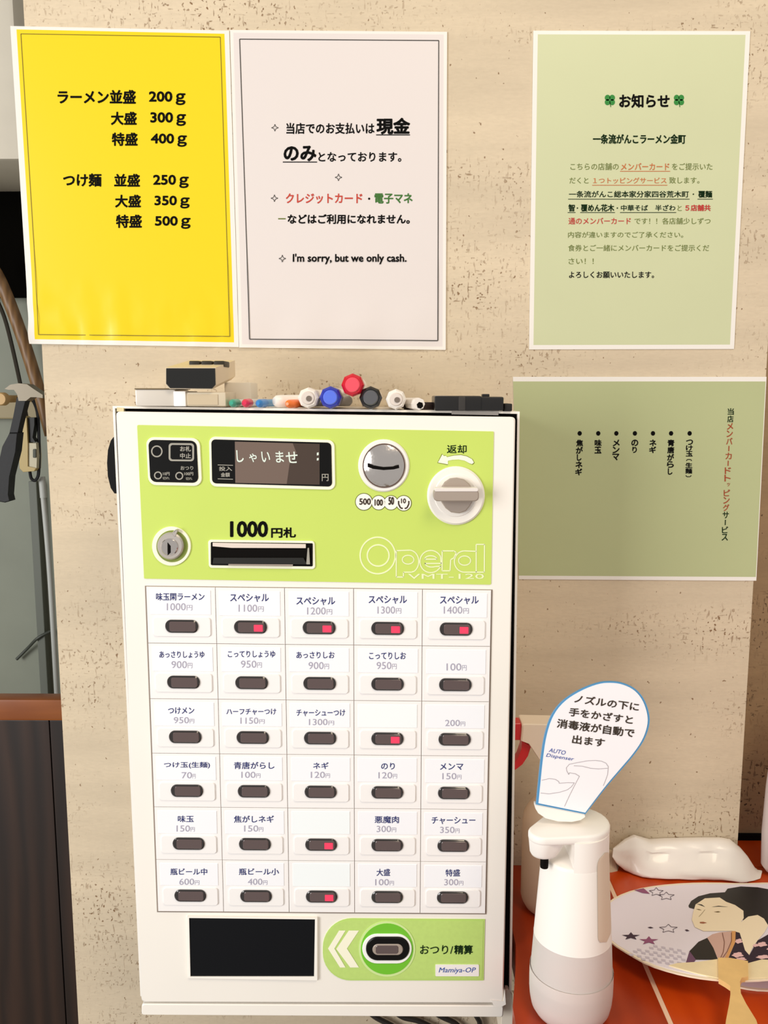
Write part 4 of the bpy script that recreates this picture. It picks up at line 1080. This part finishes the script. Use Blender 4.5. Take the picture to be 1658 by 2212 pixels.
# spray bottle behind
fb = PZ(1188, 1996, COUNTER); RB2 = 67*mpp(fb.y + .025); Yb2 = fb.y + RB2; mq2 = mpp(Yb2)
Xb2 = P(1188, 1900, Yb2).x; zq = lambda py: P(1188, py, Yb2).z
M_bot = mat('spray_bottle_milky', (232, 206, 178), .4, trans=.15)
spb = thing('spray_bottle', 'milky white spray bottle with red trigger behind the dispenser', 'bottle', (Xb2, Yb2, COUNTER))
zz0 = COUNTER + .0002
pr = [(0, 50), (.002, 57), (.007, 64), (.012, 67)]
pr = [(t, r*mq2) for t, r in pr] + [(zq(1775) - zz0, 67*mq2), (zq(1757) - zz0, 64*mq2), (zq(1742) - zz0, 55*mq2), (zq(1722) - zz0, 38*mq2), (zq(1708) - zz0, 22*mq2), (zq(1690) - zz0, 20*mq2)]
lathe(MB(), pr, (Xb2, Yb2, zz0), (0, 0, 1), M_bot, 48).build('bottle_body', spb, smooth=50)
lathe(MB(), [(0, 24*mq2), (.010, 24*mq2), (.012, 20*mq2)], (Xb2, Yb2, zq(1695)), (0, 0, 1), mat('spray_white', (240, 222, 200), .4), 24).build('collar', spb, smooth=40)
prism(MB(), qpoly([(1125, 1564), (1215, 1566), (1222, 1690), (1168, 1690)], 8)[:18] + [(1163, 1640), (1141, 1607), (1125, 1601)], Yb2 - .011, Yb2 + .011, MATS['spray_white'], 3, True).build('trigger_head', spb, smooth=30)
mSr = mat('spray_red', (206, 24, 30), .35, coat=.3)
prism(MB(), rrect(1108, 1563, 1126, 1599, 3), Yb2 - .007, Yb2 + .007, mSr, 1, True).build('nozzle', spb, smooth=30)
tg = [(1127, 1600), (1147, 1612), (1140, 1634), (1128, 1652), (1112, 1664), (1108, 1652), (1119, 1636), (1126, 1616)]
prism(MB(), tg, Yb2 - .006, Yb2 + .006, mSr, 1.5, True).build('trigger', spb, smooth=30)

# bottle at the right margin
Y3 = -.012; fb = P(1712, 1850, Y3); m3 = mpp(Y3)
X3 = P(1712, 1850, Y3).x
jb = thing('white_bottle', 'large white plastic bottle cut off by the right edge beside the pillar', 'bottle', (X3, Y3, COUNTER))
zj = lambda py: P(1712, py, Y3).z
pr = [(0.0002, 50*m3), (.003, 60*m3), (.009, 70*m3), (zj(1800) - COUNTER, 73*m3), (zj(1700) - COUNTER, 70*m3), (zj(1600) - COUNTER, 62*m3), (zj(1545) - COUNTER, 54*m3), (zj(1520) - COUNTER, 38*m3), (zj(1500) - COUNTER, 20*m3), (zj(1480) - COUNTER, 20*m3)]
lathe(MB(), pr, (X3, Y3, COUNTER), (0, 0, 1), mat('jug_white', (226, 214, 212), .35), 48, squash=.62).build('bottle_body', jb, smooth=50)
lathe(MB(), [(0, 24*m3), (.014, 24*m3)], (X3, Y3, zj(1488)), (0, 0, 1), M_wpl, 24).build('cap', jb, smooth=40)

# folded pack of wipes leaning at the pillar foot
M_pack = mat('pack_white', (242, 234, 224), .35, coat=.25, bump=.15, bscale=40)
secs0 = [(1322, 1852, 1829, .05), (1332, 1868, 1824, .25), (1350, 1884, 1814, .55), (1370, 1894, 1806, .7), (1390, 1902, 1813, .85), (1406, 1905, 1819, 1), (1440, 1906, 1817, 1), (1480, 1907, 1816, 1), (1520, 1908, 1815, 1), (1560, 1909, 1815, 1), (1580, 1911, 1818, .95), (1600, 1912, 1833, .75), (1613, 1910, 1848, .55), (1628, 1905, 1872, .3), (1641, 1899, 1891, .06)]
secs = []
for a, b in zip(secs0, secs0[1:]):
    kk = max(1, round((b[0] - a[0])/8))
    for t in range(kk): secs.append(tuple(a[i] + (b[i] - a[i])*t/kk for i in range(4)))
secs.append(secs0[-1])
vs = []; fs = []; NP = 36
for i, (px, yb, yt, tk) in enumerate(secs):
    zbot = COUNTER + .0008
    Yf_ = -.034 if px < 1590 else -.034
    pb = PZ(px, min(yb, 1912), zbot) if yb > 1888 else P(px, yb, -.016)
    top = P(px, yt, -.008)
    zl_, yl_ = pb.z, pb.y
    top.z = max(top.z, zl_ + .0015)
    xm = pb.x; xt = top.x
    for k in range(NP):
        a = 2*math.pi*k/NP
        ca, sa = math.cos(a), math.sin(a)
        s_ = abs(sa)**.55*(1 if sa > 0 else -1); c_ = abs(ca)**.6*(1 if ca > 0 else -1)
        z = (zl_ + top.z)/2 + (top.z - zl_)/2*s_
        fz = max(0.0, min(1.0, (z - zl_)/(top.z - zl_)))
        ymid = (yl_*(1-fz) + (top.y - .004)*fz)
        halfd = .009*tk*(1 - .25*fz) + .0006
        y = min(ymid + halfd*1.0 - halfd*c_, -.0008)
        wr = noise.noise(Vector((xm*55 + z*60, z*130, c_*2)))*.0016*min(1, tk + .2)
        crease = -.0034*math.exp(-((fz - .62 + .05*math.sin(i*.45))/.07)**2)*tk
        if c_ > 0: y -= (wr + crease)
        vs.append(Vector((xm*(1-fz) + xt*fz, min(y, -.0008), max(z, zbot))))
for i in range(len(secs)-1):
    for k in range(NP):
        j = (k+1) % NP; fs.append([i*NP+k, i*NP+j, (i+1)*NP+j, (i+1)*NP+k])
fs.append(list(range(NP))[::-1]); fs.append([(len(secs)-1)*NP+k for k in range(NP)])
o = MB().add(vs, fs, M_pack).build('wipes_pack', smooth=28)
tag(o, 'crinkled white plastic pack of wipes lying against the pillar foot', 'pack')

# fans
e1 = PZ(1450, 1908, COUNTER + .006); e2 = P(1450, 2100, 0); 
zn_ = COUNTER + .022
nearp = PZ(1560, 2118, zn_)
tang = Vector((1, 0, 0)); up_ = Vector((0, nearp.y - e1.y, nearp.z - e1.z)).normalized()
nrm = tang.cross(up_); nrm = nrm if nrm.z > 0 else -nrm
p0 = Vector((0, e1.y, e1.z))
def fan_f(off): return lambda x, y: PP(x, y, p0, nrm) + nrm*off
left = [(1600, 1908), (1540, 1906), (1480, 1907), (1420, 1912), (1370, 1921), (1330, 1936), (1303, 1957), (1290, 1983), (1296, 2010), (1320, 2037), (1360, 2062), (1400, 2084), (1450, 2100), (1500, 2111), (1550, 2117), (1600, 2119)]
outl = left + [(3200 - x, y) for x, y in left[-2:0:-1]]
outl = smoothpoly(outl, 1)
M_fanp = mat('fan_paper', (240, 233, 243), .55)
M_fane = mat('fan_edge', (246, 232, 206), .5)
fan = thing('paper_fan', 'round paper hand fan printed with a woman in a kimono, lying on the counter', 'hand fan', PP(1600, 2010, p0, nrm))
def slab(mb, poly, off, th, m):
    f1 = fan_f(off); f0 = fan_f(off - th); n = len(poly)
    a2 = sum(poly[i][0]*poly[(i+1) % n][1] - poly[(i+1) % n][0]*poly[i][1] for i in range(n))
    if a2 > 0: poly = poly[::-1]
    A_ = [f1(x, y) for x, y in poly]; B_ = [a - nrm*th for a in A_]
    mb.add(A_ + B_, [list(range(n)), list(range(n, 2*n))[::-1]] + [[(i+1) % n, i, n+i, n+(i+1) % n] for i in range(n)], m)
mb = MB(); slab(mb, outl, .0, .0012, M_fane); mb.build('rim', fan, label='cream edge band')
mb = MB(); slab(mb, inset(outl, 4.5), .0003, .0003, M_fanp); mb.build('paper', fan)
z5 = lambda x, y: (1280 + x/4.386, 1780 + y/4.386)
def pr_(mb, pts, off, m): flat(mb, [z5(*p) for p in pts], fan_f(off), m)
mb = MB(); m_ck = mat('print_lavender', (206, 198, 212), .6)
def inside_fan(x, y):
    X, Y_ = z5(x, y); return ((X - 1600)/300)**2 + ((Y_ - 2013)/100)**2 < .93
for r_ in range(9):
    for c in range(10):
        x = 190 + c*76 + (r_ % 2)*38; y = 1085 + r_*30 + (c*76)*.17
        if c % 1 == 0 and (c + r_//2) % 1 == 0 and inside_fan(x, y + 20) and inside_fan(x + 60, y + 20) and y < 1318 and x < 860 and y > 1290 - (x - 180)*.45:
            pr_(mb, [(x, y), (x + 40, y + 7), (x + 44, y + 27), (x + 4, y + 20)], .0005, m_ck)
for r_ in range(4):
    for c in range(6):
        x = 170 + c*76 + (r_ % 2)*38; y = 630 + r_*26
        if x < 500 - r_*10 and inside_fan(x, y) and inside_fan(x, y - 8): pr_(mb, [(x, y), (x + 40, y - 3), (x + 42, y + 16), (x + 2, y + 19)], .0005, m_ck)
mb.build('checker_print', fan, kind='stuff')
mb = MB(); m_pl = mat('print_plum', (150, 84, 122), .6); m_dp = mat('print_dark_plum', (66, 46, 64), .6)
def star(mb, x, y, rx, ry, m, off=.0007):
    pr_(mb, [(x + rx*(1 if k % 2 == 0 else .42)*math.cos(math.pi*k/5 - 1.57), y + ry*(1 if k % 2 == 0 else .42)*math.sin(math.pi*k/5 - 1.57)) for k in range(10)], off, m)
def star_o(mb, x, y, rx, ry, m):
    pts = [z5(x + rx*(1 if k % 2 == 0 else .5)*math.cos(math.pi*k/5 - 1.57), y + ry*(1 if k % 2 == 0 else .5)*math.sin(math.pi*k/5 - 1.57)) for k in range(11)]
    polyline(mb, pts, .9, fan_f(.0007), m)
pr_(mb, [(392, 632), (480, 615), (540, 668), (470, 660)], .0007, m_pl)
star_o(mb, 600, 650, 70, 42, m_dp); star_o(mb, 695, 690, 80, 40, m_dp); star_o(mb, 715, 998, 90, 42, m_dp)
star(mb, 360, 1070, 90, 38, m_dp); star(mb, 530, 1112, 95, 42, m_pl)
pr_(mb, [(518, 986), (545, 980), (575, 990), (545, 996)], .0007, m_dp); pr_(mb, [(870, 1010), (890, 1005), (915, 1018), (890, 1024)], .0007, m_dp)
mb.build('star_print', fan)
mb = MB(); m_sk = mat('print_skin', (252, 236, 204), .6); m_hr = mat('print_hair', (24, 22, 20), .5)
pr_(mb, [(905, 780), (930, 735), (1000, 690), (1110, 662), (1250, 652), (1275, 618), (1400, 597), (1560, 605), (1700, 630), (1850, 700), (1800, 900), (1700, 960), (1430, 950), (1400, 820), (1000, 780), (965, 812), (912, 798)], .0006, m_hr)
pr_(mb, [(972, 770), (1060, 712), (1200, 704), (1262, 745), (1345, 775), (1425, 830), (1428, 900), (1400, 940), (1470, 885), (1560, 870), (1620, 905), (1660, 970), (1620, 1040), (1560, 1110), (1505, 1190), (1480, 1250), (1440, 1205), (1415, 1120), (1390, 1040), (1330, 1022), (1050, 1024), (965, 985), (937, 915), (950, 840)], .0008, m_sk)
pr_(mb, [(1120, 795), (1190, 785), (1285, 795), (1190, 792)], .001, m_hr); pr_(mb, [(980, 766), (1030, 772), (1062, 795), (1020, 780)], .001, m_hr)
pr_(mb, [(1145, 842), (1185, 836), (1210, 842), (1185, 848)], .001, mat('print_line', (120, 100, 60), .6)); pr_(mb, [(975, 815), (1005, 816), (1030, 826), (1003, 824)], .001, MATS['print_line'])
pr_(mb, [(1012, 938), (1045, 936), (1080, 946), (1045, 954), (1014, 950)], .001, mat('print_lip', (170, 104, 72), .6))
polyline(mb, [z5(1062, 820), z5(1030, 860), z5(1004, 888)], .7, fan_f(.001), MATS['print_line'])
mb.build('figure_print', fan, label='printed head with black hair')
mb = MB(); m_pk = mat('print_pink', (214, 176, 162), .6); m_nv = mat('print_navy', (44, 28, 46), .6)
pr_(mb, [(880, 1322), (915, 1208), (975, 1292), (960, 1312)], .0006, mat('print_violet', (110, 74, 104), .6))
pr_(mb, [(915, 1210), (1000, 1122), (1082, 1085), (1140, 1180), (1182, 1292), (975, 1292)], .0006, m_hr)
pr_(mb, [(1082, 1085), (1130, 1052), (1200, 1034), (1322, 1024), (1325, 1120), (1270, 1290), (1185, 1292), (1140, 1180)], .0007, m_pk)
pr_(mb, [(1315, 1024), (1352, 1024), (1348, 1130), (1275, 1292), (1245, 1290), (1308, 1150)], .0009, mat('print_orange', (222, 162, 98), .6))
pr_(mb, [(1352, 1026), (1392, 1040), (1440, 1205), (1480, 1252), (1560, 1110), (1700, 1030), (1900, 1080), (2000, 1300), (1500, 1335), (1275, 1300), (1348, 1130)], .0007, m_nv)
polyline(mb, [z5(1225, 1040), z5(1245, 1130), z5(1235, 1220), z5(1205, 1290)], 1.2, fan_f(.001), mat('print_brown', (110, 60, 36), .6))
polyline(mb, [z5(1312, 1040), z5(1312, 1120), z5(1270, 1220), z5(1220, 1290)], 1.2, fan_f(.0011), MATS['print_brown'])
for x, y, a, b in ((1380, 1120, 34, 22), (1370, 1250, 50, 24), (1400, 1290, 50, 16), (1600, 1150, 46, 22), (1610, 1270, 60, 18), (1700, 1190, 50, 26), (1540, 1160, 26, 14)):
    pr_(mb, [(x + a*(1 + .25*math.sin(5*t))*math.cos(t), y + b*(1 + .2*math.sin(4*t))*math.sin(t)) for t in [2*math.pi*k/18 for k in range(18)]], .0009, mat('print_blossom', (240, 196, 196), .6))
mb.build('kimono_print', fan, label='printed purple and black kimono')
M_bam = mat('bamboo', (250, 232, 188), .45, var=.08, vscale=60); M_bam2 = mat('bamboo_handle', (244, 204, 134), .4, var=.1, vscale=60)
mb = MB()
slab(mb, [z5(*p) for p in [(720, 1350), (800, 1330), (1000, 1318), (1190, 1290), (1300, 1300), (1470, 1330), (1600, 1295), (1900, 1310), (2050, 1360), (1900, 1420), (1640, 1466), (1470, 1475), (1185, 1470), (1000, 1430), (860, 1392)]], .0011, .0008, M_bam); mb.build('bamboo_base', fan, label='pale split bamboo band at the fan base')
mb = MB()
slab(mb, [z5(*p) for p in [(1185, 1300), (1300, 1303), (1468, 1333), (1470, 1480), (1410, 1490), (1392, 1530), (1400, 1640), (1450, 1740), (1545, 1895), (1600, 2060), (1240, 2060), (1260, 1895), (1290, 1740), (1303, 1640), (1300, 1570), (1250, 1535), (1190, 1500)]], .0030, .0040, M_bam2); mb.build('handle', fan, label='honey-coloured wooden handle')
# second fan beneath, flat on the counter, only a sliver of its edge shows
f2 = thing('paper_fan', 'cream-edged hand fan mostly hidden beneath the printed fan, right of its handle', 'hand fan', PZ(1700, 2050, COUNTER))
po = [(1660 + 150*math.cos(2*math.pi*k/40), 2065 + 74*math.sin(2*math.pi*k/40)) for k in range(40)][::-1]
Av = [PZ(x, y, COUNTER + .0016) for x, y in po]; n = 40
MB().add(Av + [a - Vector((0, 0, .0014)) for a in Av], [list(range(n)), list(range(n, 2*n))[::-1]] + [[(i+1) % n, i, n+i, n+(i+1) % n] for i in range(n)], M_fane).build('rim', f2)
po = [(1660 + 145*math.cos(2*math.pi*k/40), 2064 + 71*math.sin(2*math.pi*k/40)) for k in range(40)][::-1]
Av = [PZ(x, y, COUNTER + .0019) for x, y in po]
MB().add(Av, [list(range(n))], M_fanp).build('paper', f2)
